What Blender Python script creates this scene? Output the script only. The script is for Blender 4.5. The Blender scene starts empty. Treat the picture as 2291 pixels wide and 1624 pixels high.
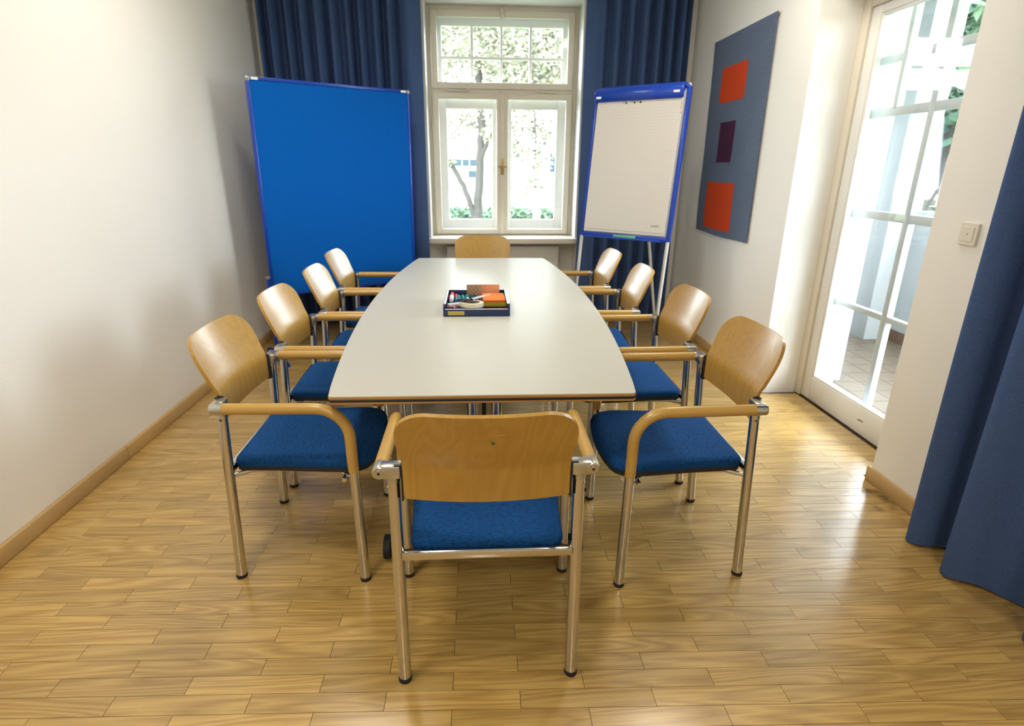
import bpy, bmesh, math, random
from mathutils import Vector, Matrix
random.seed(7)
R = math.radians
C = bpy.context.scene.collection
scene = bpy.context.scene

# ------------------------------------------------------------------ camera
cam_data = bpy.data.cameras.new('camera')
cam = bpy.data.objects.new('camera', cam_data)
C.objects.link(cam)
scene.camera = cam
PITCH, YAW, ROLL, CAM_H = R(19.105), R(3.587), R(-0.5), 1.437
cam_data.sensor_fit = 'HORIZONTAL'
cam_data.sensor_width = 36.0
cam_data.lens = 36.0 * 1271.05 / 2291.0
cam_data.clip_start = 0.05
cam_data.clip_end = 400
fwd = Vector((math.sin(YAW) * math.cos(PITCH), math.cos(YAW) * math.cos(PITCH), -math.sin(PITCH)))
rgt0 = Vector((math.cos(YAW), -math.sin(YAW), 0))
dwn0 = fwd.cross(rgt0)
rgt = math.cos(ROLL) * rgt0 + math.sin(ROLL) * dwn0
dwn = -math.sin(ROLL) * rgt0 + math.cos(ROLL) * dwn0
cam.matrix_world = Matrix(((rgt.x, -dwn.x, -fwd.x, 0), (rgt.y, -dwn.y, -fwd.y, 0), (rgt.z, -dwn.z, -fwd.z, CAM_H), (0, 0, 0, 1)))
cam_data.dof.use_dof = True
cam_data.dof.focus_distance = 1.75
cam_data.dof.aperture_fstop = 4.0

# ------------------------------------------------------------------ world, exposure, portals
w = bpy.data.worlds.new('sky')
scene.world = w
w.use_nodes = True
bg = w.node_tree.nodes['Background']
bg.inputs[0].default_value = (0.86, 0.94, 1.0, 1)
bg.inputs[1].default_value = 15.0
vs = scene.view_settings
vs.view_transform = 'Standard'
vs.look = 'None'
vs.gamma = 1.0
vs.use_curve_mapping = False
vs.exposure = 0.62
LAMPS = [(-0.10, -1.6, 20.0, 'round opal ceiling lamp behind the camera'), (-0.80, 1.0, 15.0, 'round opal ceiling lamp left of the camera'), (-0.85, 3.1, 12.0, 'added round fill lamp, unseen, above the left row of chairs'), (1.35, 3.1, 10.0, 'added round fill lamp, unseen, above the right row of chairs')]   # x, y, watts; lamps over the chair rows are added to brighten the walls
scene.cycles.max_bounces = 6
scene.cycles.diffuse_bounces = 4
scene.cycles.glossy_bounces = 3
scene.cycles.transparent_max_bounces = 12
scene.cycles.caustics_reflective = False
scene.cycles.caustics_refractive = False
scene.cycles.sample_clamp_indirect = 6.0
scene.cycles.use_adaptive_sampling = True
scene.cycles.adaptive_threshold = 0.05
scene.cycles.use_denoising = True

def portal(name, loc, rot, sx, sy):
    d = bpy.data.lights.new(name, 'AREA')
    d.shape = 'RECTANGLE'; d.size = sx; d.size_y = sy
    d.cycles.is_portal = True
    o = bpy.data.objects.new(name, d); C.objects.link(o)
    o.location = loc; o.rotation_euler = rot
portal('window_portal', (0.25, 5.97, 1.75), (R(-90), 0, 0), 1.25, 2.0)
portal('door_portal', (2.34, 2.92, 1.2), (0, R(90), 0), 2.3, 1.1)

# ------------------------------------------------------------------ materials
def new_mat(name):
    m = bpy.data.materials.new(name); m.use_nodes = True
    nt = m.node_tree
    return m, nt, nt.nodes['Principled BSDF']

def N(nt, t, **kw):
    n = nt.nodes.new(t)
    for k, v in kw.items():
        if k in n.inputs: n.inputs[k].default_value = v
        else: setattr(n, k, v)
    return n

def simple(name, col, rough=0.5, metal=0.0, spec=0.5, bump=0.0, bscale=200.0, var=0.0, vscale=3.0, sheen=0.0, coat=0.0):
    m, nt, b = new_mat(name)
    b.inputs['Base Color'].default_value = (*col, 1)
    b.inputs['Roughness'].default_value = rough
    b.inputs['Metallic'].default_value = metal
    b.inputs['Specular IOR Level'].default_value = spec
    if sheen: b.inputs['Sheen Weight'].default_value = sheen
    if coat: b.inputs['Coat Weight'].default_value = coat; b.inputs['Coat Roughness'].default_value = 0.12
    tc = N(nt, 'ShaderNodeTexCoord')
    if var:
        no = N(nt, 'ShaderNodeTexNoise', Scale=vscale, Detail=4.0)
        nt.links.new(tc.outputs['Object'], no.inputs['Vector'])
        mx = N(nt, 'ShaderNodeMix', data_type='RGBA')
        mx.inputs[6].default_value = (*[c * (1 - var) for c in col], 1)
        mx.inputs[7].default_value = (*[min(1, c * (1 + var)) for c in col], 1)
        nt.links.new(no.outputs['Fac'], mx.inputs[0]); nt.links.new(mx.outputs[2], b.inputs['Base Color'])
    if bump:
        no = N(nt, 'ShaderNodeTexNoise', Scale=bscale, Detail=1.0)
        nt.links.new(tc.outputs['Object'], no.inputs['Vector'])
        bp = N(nt, 'ShaderNodeBump', Strength=bump, Distance=0.002)
        nt.links.new(no.outputs['Fac'], bp.inputs['Height']); nt.links.new(bp.outputs[0], b.inputs['Normal'])
    return m

def wood(name, dark, light, axis='Z', rough=0.35, scale=1.0, rand=True, contrast=0.5, attr=None, coat=0.0, tone=0.25, cathedral=True):
    """timber: grain along one axis, offset and toned by the object's own random number (or a mesh attribute)"""
    m, nt, b = new_mat(name)
    L = nt.links
    tc = N(nt, 'ShaderNodeTexCoord')
    if attr:
        at = N(nt, 'ShaderNodeAttribute', attribute_name=attr); rnd = at.outputs['Fac']
    else:
        rnd = N(nt, 'ShaderNodeObjectInfo').outputs['Random']
    mul = N(nt, 'ShaderNodeMath', operation='MULTIPLY'); mul.inputs[1].default_value = 37.0
    L.new(rnd, mul.inputs[0])
    off = N(nt, 'ShaderNodeCombineXYZ')
    for i in range(3): L.new(mul.outputs[0], off.inputs[i])
    add = N(nt, 'ShaderNodeVectorMath', operation='ADD')
    L.new(tc.outputs['Object'], add.inputs[0]); L.new(off.outputs[0], add.inputs[1])
    mp = N(nt, 'ShaderNodeMapping')
    s = {'X': (1.2, 14, 14), 'Y': (14, 1.2, 14), 'Z': (14, 14, 1.2)}[axis]
    mp.inputs['Scale'].default_value = tuple(v * scale for v in s)
    L.new(add.outputs[0], mp.inputs['Vector'])
    n1 = N(nt, 'ShaderNodeTexNoise', Scale=0.55, Detail=2.0, Distortion=0.4)
    L.new(mp.outputs[0], n1.inputs['Vector'])
    # growth rings: bands of the low noise
    m2 = N(nt, 'ShaderNodeMath', operation='MULTIPLY'); m2.inputs[1].default_value = 15.0 if cathedral else 6.0
    L.new(n1.outputs['Fac'], m2.inputs[0])
    fr = N(nt, 'ShaderNodeMath', operation='PINGPONG'); fr.inputs[1].default_value = 0.5
    L.new(m2.outputs[0], fr.inputs[0])
    mp2 = N(nt, 'ShaderNodeMapping')
    s2 = {'X': (6, 160, 160), 'Y': (160, 6, 160), 'Z': (160, 160, 6)}[axis]
    mp2.inputs['Scale'].default_value = tuple(v * scale for v in s2)
    L.new(add.outputs[0], mp2.inputs['Vector'])
    n2 = N(nt, 'ShaderNodeTexNoise', Scale=1.0, Detail=3.0)
    L.new(mp2.outputs[0], n2.inputs['Vector'])
    a1 = N(nt, 'ShaderNodeMath', operation='MULTIPLY_ADD'); a1.inputs[1].default_value = 0.9; a1.inputs[2].default_value = 0.0
    L.new(fr.outputs[0], a1.inputs[0])
    a2 = N(nt, 'ShaderNodeMath', operation='MULTIPLY_ADD'); a2.inputs[1].default_value = 0.7
    L.new(n2.outputs['Fac'], a2.inputs[0]); L.new(a1.outputs[0], a2.inputs[2])
    a3 = N(nt, 'ShaderNodeMath', operation='MULTIPLY_ADD', use_clamp=True); a3.inputs[1].default_value = contrast * 1.6; a3.inputs[2].default_value = 0.5 - contrast * 0.85
    L.new(a2.outputs[0], a3.inputs[0])
    mx = N(nt, 'ShaderNodeMix', data_type='RGBA')
    mx.inputs[6].default_value = (*dark, 1); mx.inputs[7].default_value = (*light, 1)
    L.new(a3.outputs[0], mx.inputs[0])
    # tone per piece
    wn = N(nt, 'ShaderNodeTexWhiteNoise', noise_dimensions='1D'); L.new(rnd, wn.inputs['W'])
    mr = N(nt, 'ShaderNodeMapRange'); mr.inputs['To Min'].default_value = 1 - tone; mr.inputs['To Max'].default_value = 1 + tone
    L.new(wn.outputs['Value'], mr.inputs['Value'])
    hsv = N(nt, 'ShaderNodeHueSaturation')
    L.new(mr.outputs[0], hsv.inputs['Value']); L.new(mx.outputs[2], hsv.inputs['Color'])
    L.new(hsv.outputs[0], b.inputs['Base Color'])
    b.inputs['Roughness'].default_value = rough
    if coat: b.inputs['Coat Weight'].default_value = coat; b.inputs['Coat Roughness'].default_value = 0.2
    return m

def fabric(name, dark, light, scale, stretch=(1, 1, 1), rough=0.9, bump=0.3, sheen=0.3, detail=2.0, lo=0.4, hi=0.6):
    m, nt, b = new_mat(name); L = nt.links
    tc = N(nt, 'ShaderNodeTexCoord'); mp = N(nt, 'ShaderNodeMapping'); mp.inputs['Scale'].default_value = stretch
    L.new(tc.outputs['Object'], mp.inputs['Vector'])
    no = N(nt, 'ShaderNodeTexNoise', Scale=scale, Detail=detail); L.new(mp.outputs[0], no.inputs['Vector'])
    mr = N(nt, 'ShaderNodeMapRange', clamp=True); mr.inputs['From Min'].default_value = lo; mr.inputs['From Max'].default_value = hi
    L.new(no.outputs['Fac'], mr.inputs['Value'])
    mx = N(nt, 'ShaderNodeMix', data_type='RGBA'); mx.inputs[6].default_value = (*dark, 1); mx.inputs[7].default_value = (*light, 1)
    L.new(mr.outputs[0], mx.inputs[0]); L.new(mx.outputs[2], b.inputs['Base Color'])
    b.inputs['Roughness'].default_value = rough; b.inputs['Sheen Weight'].default_value = sheen
    b.inputs['Specular IOR Level'].default_value = 0.2
    bp = N(nt, 'ShaderNodeBump', Strength=bump, Distance=0.001)
    L.new(mr.outputs[0], bp.inputs['Height']); L.new(bp.outputs[0], b.inputs['Normal'])
    return m

def glass_mat(name, tint=(0.985, 0.992, 0.992)):
    m = bpy.data.materials.new(name); m.use_nodes = True; nt = m.node_tree
    for n in list(nt.nodes): nt.nodes.remove(n)
    out = N(nt, 'ShaderNodeOutputMaterial'); t = N(nt, 'ShaderNodeBsdfTransparent'); t.inputs[0].default_value = (*tint, 1)
    g = N(nt, 'ShaderNodeBsdfGlossy'); g.inputs['Roughness'].default_value = 0.02
    lw = N(nt, 'ShaderNodeLayerWeight'); lw.inputs['Blend'].default_value = 0.5
    pw = N(nt, 'ShaderNodeMath', operation='POWER'); pw.inputs[1].default_value = 5.0
    f = N(nt, 'ShaderNodeMath', operation='MULTIPLY_ADD'); f.inputs[1].default_value = 0.80; f.inputs[2].default_value = 0.035
    nt.links.new(lw.outputs['Facing'], pw.inputs[0]); nt.links.new(pw.outputs[0], f.inputs[0])
    mix = N(nt, 'ShaderNodeMixShader')
    nt.links.new(f.outputs[0], mix.inputs[0]); nt.links.new(t.outputs[0], mix.inputs[1]); nt.links.new(g.outputs[0], mix.inputs[2])
    nt.links.new(mix.outputs[0], out.inputs[0])
    return m

def paper_grid(name, col, line, step=0.02):
    m, nt, b = new_mat(name); L = nt.links
    tc = N(nt, 'ShaderNodeTexCoord'); sp = N(nt, 'ShaderNodeSeparateXYZ'); L.new(tc.outputs['Object'], sp.inputs[0])
    outs = []
    for ax in ('X', 'Z'):
        md = N(nt, 'ShaderNodeMath', operation='MODULO'); md.inputs[1].default_value = step
        ad = N(nt, 'ShaderNodeMath', operation='ADD'); ad.inputs[1].default_value = 10.0
        L.new(sp.outputs[ax], ad.inputs[0]); L.new(ad.outputs[0], md.inputs[0])
        lt = N(nt, 'ShaderNodeMath', operation='LESS_THAN'); lt.inputs[1].default_value = 0.0022
        L.new(md.outputs[0], lt.inputs[0]); outs.append(lt)
    mxm = N(nt, 'ShaderNodeMath', operation='MAXIMUM'); L.new(outs[0].outputs[0], mxm.inputs[0]); L.new(outs[1].outputs[0], mxm.inputs[1])
    mx = N(nt, 'ShaderNodeMix', data_type='RGBA'); mx.inputs[6].default_value = (*col, 1); mx.inputs[7].default_value = (*line, 1)
    L.new(mxm.outputs[0], mx.inputs[0]); L.new(mx.outputs[2], b.inputs['Base Color']); b.inputs['Roughness'].default_value = 0.8
    return m

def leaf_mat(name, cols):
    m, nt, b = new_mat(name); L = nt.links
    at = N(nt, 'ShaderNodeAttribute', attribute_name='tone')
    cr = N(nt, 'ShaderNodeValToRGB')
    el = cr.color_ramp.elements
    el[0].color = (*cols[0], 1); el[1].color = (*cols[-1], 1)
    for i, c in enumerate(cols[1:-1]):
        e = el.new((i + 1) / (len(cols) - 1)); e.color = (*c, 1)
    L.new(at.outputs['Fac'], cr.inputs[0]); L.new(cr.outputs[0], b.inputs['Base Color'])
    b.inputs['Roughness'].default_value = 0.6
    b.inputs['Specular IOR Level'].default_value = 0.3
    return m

M = {}
M['wall'] = simple('wall_plaster', (0.87, 0.86, 0.825), 0.9, bump=0.25, bscale=120, spec=0.2)
M['reveal'] = simple('reveal_plaster', (0.80, 0.79, 0.76), 0.85, bump=0.2, bscale=120, spec=0.2)
M['ceiling'] = simple('ceiling_paint', (0.86, 0.85, 0.82), 0.9, spec=0.2)
M['plank'] = wood('beech_parquet', (0.31, 0.17, 0.038), (0.60, 0.40, 0.125), 'X', rough=0.32, scale=1.0, contrast=0.75, tone=0.11, coat=0.8)
M['plank_far'] = wood('beech_parquet_far', (0.31, 0.17, 0.038), (0.60, 0.40, 0.125), 'X', rough=0.32, scale=1.0, contrast=0.7, attr='tone', tone=0.11, coat=0.8)
M['joint'] = simple('floor_joint', (0.10, 0.055, 0.02), 0.8)
M['skirting'] = wood('beech_skirting', (0.48, 0.30, 0.11), (0.60, 0.41, 0.18), 'Y', rough=0.4, contrast=0.3, tone=0.05)
M['chair_wood'] = wood('beech_plywood', (0.36, 0.19, 0.03), (0.52, 0.315, 0.068), 'Z', rough=0.33, scale=0.8, contrast=0.42, tone=0.05, coat=0.2)
M['arm_wood'] = wood('beech_armrest', (0.47, 0.275, 0.060), (0.56, 0.355, 0.09), 'Y', rough=0.3, scale=1.0, contrast=0.25, tone=0.05, coat=0.3, cathedral=False)
M['chrome'] = simple('satin_chrome', (0.62, 0.605, 0.57), 0.13, metal=1.0)
M['bracket'] = simple('cast_bracket', (0.52, 0.51, 0.48), 0.30, metal=1.0, bump=0.05, bscale=300)
M['black'] = simple('black_plastic', (0.012, 0.012, 0.013), 0.45)
M['rubber'] = simple('black_rubber', (0.01, 0.01, 0.01), 0.7)
M['seat'] = fabric('blue_seat_fabric', (0.002, 0.034, 0.12), (0.004, 0.060, 0.215), 130, (0.6, 2.0, 1), lo=0.34, hi=0.50, bump=0.35, sheen=0.0, detail=1.0)
M['seat_pan'] = simple('seat_underside', (0.015, 0.013, 0.014), 0.7)
M['laminate'] = simple('beige_laminate', (0.54, 0.53, 0.465), 0.38, spec=0.45, bump=0.03, bscale=900)
M['edge_wood'] = wood('table_edge_wood', (0.36, 0.18, 0.05), (0.52, 0.29, 0.09), 'X', rough=0.4, contrast=0.3, tone=0.03)
M['felt'] = fabric('blue_pinboard_felt', (0.0, 0.095, 0.44), (0.001, 0.125, 0.54), 350, rough=1.0, bump=0.2, sheen=0.0)
M['blue_metal'] = simple('blue_lacquer', (0.004, 0.05, 0.42), 0.28, spec=0.5)
M['grey_cap'] = simple('grey_cap', (0.35, 0.35, 0.34), 0.35, metal=0.6)
M['sticker'] = simple('white_sticker', (0.85, 0.86, 0.86), 0.5)
M['curtain'] = fabric('navy_curtain', (0.044, 0.080, 0.190), (0.072, 0.126, 0.285), 500, rough=0.95, bump=0.25, sheen=0.0)
M['cream'] = simple('cream_window_paint', (0.70, 0.65, 0.55), 0.45, var=0.03, vscale=6)
M['white_paint'] = simple('white_door_paint', (0.80, 0.80, 0.78), 0.4, var=0.02, vscale=5)
M['white_out'] = simple('white_outer_paint', (0.86, 0.88, 0.89), 0.45)
M['glass'] = glass_mat('window_glass')
M['brass'] = simple('aged_brass', (0.42, 0.30, 0.12), 0.35, metal=1.0)
M['radiator'] = simple('radiator_enamel', (0.76, 0.73, 0.66), 0.4)
M['switch'] = simple('switch_plastic', (0.78, 0.74, 0.63), 0.35)
M['tapestry'] = fabric('grey_blue_weave', (0.095, 0.125, 0.20), (0.155, 0.195, 0.285), 130, (1, 1, 3), rough=1.0, bump=0.6, sheen=0.0)
M['orange_weave'] = fabric('orange_weave', (0.50, 0.045, 0.012), (0.66, 0.075, 0.018), 130, (1, 1, 3), rough=1.0, bump=0.5, sheen=0.0)
M['plum_weave'] = fabric('plum_weave', (0.045, 0.012, 0.035), (0.085, 0.022, 0.06), 130, (1, 1, 3), rough=1.0, bump=0.5, sheen=0.0)
M['paper'] = paper_grid('flipchart_paper', (0.70, 0.68, 0.64), (0.62, 0.60, 0.57))
M['board_white'] = simple('flipchart_board', (0.75, 0.74, 0.71), 0.4)
M['green_tape'] = simple('green_tape', (0.16, 0.55, 0.25), 0.6)
M['alu'] = simple('flipchart_leg', (0.62, 0.61, 0.58), 0.4, metal=0.3)
M['ink'] = simple('dark_ink', (0.05, 0.05, 0.04), 0.8)
M['red_ink'] = simple('red_ink', (0.5, 0.12, 0.10), 0.8)
M['tray'] = simple('navy_tray_plastic', (0.008, 0.026, 0.105), 0.35)
M['tray_edge'] = simple('clear_tray_edge', (0.55, 0.62, 0.68), 0.25)
M['yellow_label'] = simple('yellow_label', (0.62, 0.50, 0.09), 0.6)
M['trunk'] = simple('bark', (0.03, 0.028, 0.025), 0.95, bump=0.8, bscale=30, var=0.4, vscale=5)
M['leaf'] = leaf_mat('tree_leaves', [(0.06, 0.08, 0.05), (0.15, 0.16, 0.10), (0.26, 0.235, 0.17), (0.30, 0.27, 0.21)])
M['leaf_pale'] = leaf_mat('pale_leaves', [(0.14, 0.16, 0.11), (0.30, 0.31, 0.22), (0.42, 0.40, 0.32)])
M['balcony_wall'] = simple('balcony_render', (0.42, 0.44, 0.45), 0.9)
M['door_bar'] = simple('grey_white_bar_paint', (0.60, 0.66, 0.68), 0.45)
M['leaf_green'] = leaf_mat('green_leaves', [(0.02, 0.055, 0.035), (0.05, 0.10, 0.06), (0.08, 0.14, 0.07)])
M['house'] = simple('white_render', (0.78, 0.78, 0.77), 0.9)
M['house_pink'] = simple('pink_render', (0.36, 0.22, 0.20), 0.9, var=0.15, vscale=1)
M['house_glass'] = simple('dark_window', (0.035, 0.055, 0.07), 0.9, spec=0.0)
M['roof'] = simple('roof_tile', (0.25, 0.10, 0.07), 0.9)
M['grass'] = simple('lawn', (0.09, 0.15, 0.05), 0.95, var=0.3, vscale=2)
M['tile'] = simple('balcony_tile', (0.17, 0.125, 0.09), 0.5, var=0.12, vscale=8)
M['tile_joint'] = simple('tile_joint', (0.10, 0.085, 0.07), 0.9)
M['terracotta'] = simple('terracotta_skirting', (0.12, 0.055, 0.035), 0.6, var=0.2, vscale=6)
M['coping'] = simple('dark_coping', (0.10, 0.12, 0.12), 0.5)
lm, lnt, lb = new_mat('lamp_glow')
lb.inputs['Emission Color'].default_value = (1, 0.90, 0.74, 1); lb.inputs['Emission Strength'].default_value = 4.0
lb.inputs['Base Color'].default_value = (0.9, 0.88, 0.82, 1)
M['lamp_glow'] = lm

def flat(name, col, rough=0.5):
    if name not in M: M[name] = simple(name, col, rough)
    return M[name]

# ------------------------------------------------------------------ mesh helpers
class MB:
    def __init__(s): s.v = []; s.f = []
    def add(s, vs, fs):
        o = len(s.v); s.v += [tuple(v) for v in vs]; s.f += [tuple(i + o for i in f) for f in fs]; return s
    def box(s, a, b, bev=0.0):
        (x0, y0, z0), (x1, y1, z1) = a, b
        x0, x1 = sorted((x0, x1)); y0, y1 = sorted((y0, y1)); z0, z1 = sorted((z0, z1))
        if bev <= 0:
            return s.add([(x0, y0, z0), (x1, y0, z0), (x1, y1, z0), (x0, y1, z0), (x0, y0, z1), (x1, y0, z1), (x1, y1, z1), (x0, y1, z1)],
                         [(3, 2, 1, 0), (4, 5, 6, 7), (0, 1, 5, 4), (1, 2, 6, 5), (2, 3, 7, 6), (3, 0, 4, 7)])
        bm = bmesh.new(); bmesh.ops.create_cube(bm, size=1)
        for v in bm.verts: v.co = Vector(((x0 + x1) / 2 + v.co.x * (x1 - x0), (y0 + y1) / 2 + v.co.y * (y1 - y0), (z0 + z1) / 2 + v.co.z * (z1 - z0)))
        bmesh.ops.bevel(bm, geom=bm.edges[:], offset=bev, segments=2, affect='EDGES', profile=0.5)
        return s.bm(bm)
    def bm(s, bm):
        bm.verts.index_update()
        s.add([v.co[:] for v in bm.verts], [[v.index for v in f.verts] for f in bm.faces]); bm.free(); return s
    def tube(s, pts, r, seg=14, caps=True, sx=1.0):
        pts = [Vector(p) for p in pts]; n = len(pts)
        rs = r if isinstance(r, (list, tuple)) else [r] * n
        rings = []; up = None
        for i, p in enumerate(pts):
            t = (pts[min(i + 1, n - 1)] - pts[max(i - 1, 0)]).normalized()
            if up is None:
                up = Vector((1, 0, 0)) if abs(t.x) < 0.8 else Vector((0, 0, 1))
            a = (up - t * up.dot(t)).normalized(); b = t.cross(a); up = a
            rings.append([p + a * (rs[i] * sx * math.cos(2 * math.pi * k / seg)) + b * (rs[i] * math.sin(2 * math.pi * k / seg)) for k in range(seg)])
        vs = [v for rg in rings for v in rg]; fs = []
        for i in range(n - 1):
            for k in range(seg):
                fs.append((i * seg + k, i * seg + (k + 1) % seg, (i + 1) * seg + (k + 1) % seg, (i + 1) * seg + k))
        if caps:
            fs.append(tuple(range(seg - 1, -1, -1))); fs.append(tuple((n - 1) * seg + k for k in range(seg)))
        return s.add(vs, fs)
    def prism(s, outline, z0, z1):
        n = len(outline)
        vs = [(x, y, z0) for x, y in outline] + [(x, y, z1) for x, y in outline]
        fs = [tuple(range(n - 1, -1, -1)), tuple(range(n, 2 * n))]
        fs += [(i, (i + 1) % n, n + (i + 1) % n, n + i) for i in range(n)]
        return s.add(vs, fs)
    def rings(s, rings, cap0=True, cap1=True):
        n = len(rings[0]); vs = [v for r in rings for v in r]; fs = []
        for i in range(len(rings) - 1):
            for k in range(n):
                fs.append((i * n + k, i * n + (k + 1) % n, (i + 1) * n + (k + 1) % n, (i + 1) * n + k))
        if cap0: fs.append(tuple(range(n - 1, -1, -1)))
        if cap1: fs.append(tuple((len(rings) - 1) * n + k for k in range(n)))
        return s.add(vs, fs)
    def lathe(s, prof, seg=24, center=(0, 0, 0), closed=False):
        rg = [[(center[0] + r * math.cos(2 * math.pi * k / seg), center[1] + r * math.sin(2 * math.pi * k / seg), center[2] + z) for k in range(seg)] for r, z in prof]
        if closed: rg.append(rg[0])
        return s.rings(rg, not closed, not closed)
    def xf(s, mat):
        s.v = [tuple(mat @ Vector(v)) for v in s.v]; return s
    def build(s, name, mat, parent=None, smooth=True, angle=35, fix=True):
        me = bpy.data.meshes.new(name); me.from_pydata(s.v, [], s.f)
        if fix:
            bm = bmesh.new(); bm.from_mesh(me); bmesh.ops.recalc_face_normals(bm, faces=bm.faces[:]); bm.to_mesh(me); bm.free()
        me.materials.append(M[mat] if isinstance(mat, str) else mat)
        if smooth:
            me.polygons.foreach_set('use_smooth', [True] * len(me.polygons)); me.set_sharp_from_angle(angle=R(angle))
        o = bpy.data.objects.new(name, me); C.objects.link(o)
        if parent: o.parent = parent
        return o

def tag(o, label=None, cat=None, group=None, kind=None):
    if label: o['label'] = label
    if cat: o['category'] = cat
    if group: o['group'] = group
    if kind: o['kind'] = kind
    return o
def empty(name, loc=(0, 0, 0), rz=0.0):
    o = bpy.data.objects.new(name, None); C.objects.link(o); o.location = loc; o.rotation_euler = (0, 0, rz); o.empty_display_size = 0.1
    return o
def struct(o, label=None):
    o['kind'] = 'structure'
    if label: o['label'] = label
    return o
def copy_tree(o, parent=None):
    c = o.copy(); C.objects.link(c); c.parent = parent
    for ch in o.children: copy_tree(ch, c)
    return c
def arc(cx, cy, r, a0, a1, n):
    return [(cx + r * math.cos(R(a0 + (a1 - a0) * i / n)), cy + r * math.sin(R(a0 + (a1 - a0) * i / n))) for i in range(n + 1)]
def rrect(x0, y0, x1, y1, r, n=5):
    return arc(x1 - r, y1 - r, r, 0, 90, n) + arc(x0 + r, y1 - r, r, 90, 180, n) + arc(x0 + r, y0 + r, r, 180, 270, n) + arc(x1 - r, y0 + r, r, 270, 360, n)
def catmull(pts, per=8):
    P = [Vector(p) for p in pts]; out = []
    for i in range(len(P) - 1):
        p0, p1, p2, p3 = P[max(i - 1, 0)], P[i], P[i + 1], P[min(i + 2, len(P) - 1)]
        for k in range(per):
            t = k / per
            out.append(0.5 * ((2 * p1) + (p2 - p0) * t + (2 * p0 - 5 * p1 + 4 * p2 - p3) * t * t + (3 * p1 - p0 - 3 * p2 + p3) * t ** 3))
    out.append(P[-1]); return out

# ------------------------------------------------------------------ room shell
XL, XR, YB, YF, ZC = -1.812, 1.907, 5.475, -2.2, 3.05
NY0, NY1, XD = 2.335, 3.495, 2.165       # door niche
WX0, WX1, WZ0, WZ1 = -0.452, 0.958, 0.79, 2.785
struct(MB().box((XL - 0.3, YF - 0.3, -0.25), (XL, YB + 0.5, ZC)).build('wall_left', 'wall', smooth=False))
b = MB().box((XL, YB, -0.25), (WX0, YB + 0.5, ZC)).box((WX1, YB, -0.25), (XR + 0.45, YB + 0.5, ZC)).box((WX0, YB, WZ1), (WX1, YB + 0.5, ZC)).box((WX0, YB + 0.24, -0.25), (WX1, YB + 0.5, WZ0 - 0.05))
struct(b.build('wall_back', 'wall', smooth=False))
b = MB().box((XR, YF, -0.25), (2.42, NY0, ZC)).box((XR, NY1, -0.25), (2.42, YB, ZC)).box((XR, NY0, 2.46), (2.42, NY1, ZC))
struct(b.build('wall_right', 'wall', smooth=False))
struct(MB().box((XL - 0.3, YF - 0.3, -0.25), (2.42, YF, ZC)).build('wall_front', 'wall', smooth=False))
struct(MB().box((XL - 0.3, YF - 0.3, ZC), (2.42, YB + 0.5, ZC + 0.25)).build('ceiling', 'ceiling', smooth=False))

# skirting boards
def skirting(name, segs):
    mb = MB()
    for a, b_ in segs: mb.box(a, b_, 0.004)
    return struct(mb.build(name, 'skirting', angle=40))
skirting('baseboard_left', [((XL, YF, 0.001), (XL + 0.022, 2.705, 0.072)), ((XL, 2.708, 0.001), (XL + 0.022, YB, 0.072))])
skirting('baseboard_right', [((XR - 0.018, YF, 0.001), (XR, NY0 + 0.015, 0.072)), ((XR - 0.018, NY1, 0.001), (XR, YB, 0.072))])
skirting('baseboard_back', [((XL + 0.022, YB - 0.02, 0.001), (WX0, YB, 0.072)), ((WX1, YB - 0.02, 0.001), (XR - 0.018, YB, 0.072))])

# ------------------------------------------------------------------ parquet floor, strip by strip
floor = MB().box((XL - 0.02, YF, -0.25), (XR + 0.02, YB + 0.26, -0.0115)).box((XR, NY0, -0.25), (2.24, NY1, -0.0115)).build('floor', 'joint', smooth=False)
struct(floor)
PL, PW, SH, GAP = 0.3835, 0.0628, -0.032, 0.0007
def plank_mesh(mb, xa, xb, yc, tones=None, tone=0):
    # parallelogram strip; yc is the row centre line at x = 0
    g, h = GAP, PW / 2 - GAP
    def q(x, d, z): return (x, yc + SH * x + d, z)
    xa += g; xb -= g
    vs = [q(xa, -h, -0.011), q(xb, -h, -0.011), q(xb, h, -0.011), q(xa, h, -0.011), q(xa, -h, 0), q(xb, -h, 0), q(xb, h, 0), q(xa, h, 0)]
    fs = [(0, 1, 5, 4), (1, 2, 6, 5), (2, 3, 7, 6), (3, 0, 4, 7), (4, 5, 6, 7)]
    mb.add(vs, fs)
    if tones is not None: tones += [tone] * len(fs)
def project(p):
    d = Vector(p) - Vector((0, 0, CAM_H)); zc = d.dot(fwd)
    if zc < 0.05: return None
    return (1145.5 + 1271.05 * d.dot(rgt) / zc, 812 + 1271.05 * d.dot(dwn) / zc, zc)
planks = []
row0 = 1.3083 + SH * 0.852            # centre line (at x=0) of the row whose joints fall at x = -0.852
for j in range(-56, 68):
    yc = row0 + j * PW
    base = -0.852 if j % 2 == 0 else -1.042
    for k in range(-4, 11):
        xa = base + k * PL; xb = xa + PL
        ym = yc + SH * (xa + xb) / 2
        if ym < YF + 0.05 or ym > YB + 0.2: continue
        hi = XR - 0.002
        if NY0 + 0.05 < ym < NY1 - 0.05: hi = XD - 0.02
        lo = XL + 0.002
        if ym > YB - 0.04: lo, hi = WX0 + 0.01, WX1 - 0.01
        a, b_ = max(xa, lo), min(xb, hi)
        if b_ - a < 0.03: continue
        pr = project(((a + b_) / 2, ym, 0))
        size = 0
        if pr and -120 < pr[0] < 2411 and -60 < pr[1] < 1680: size = (b_ - a) / pr[2] ** 3
        planks.append((size, a, b_, yc))
planks.sort(key=lambda t: -t[0])
shared = {}
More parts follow.
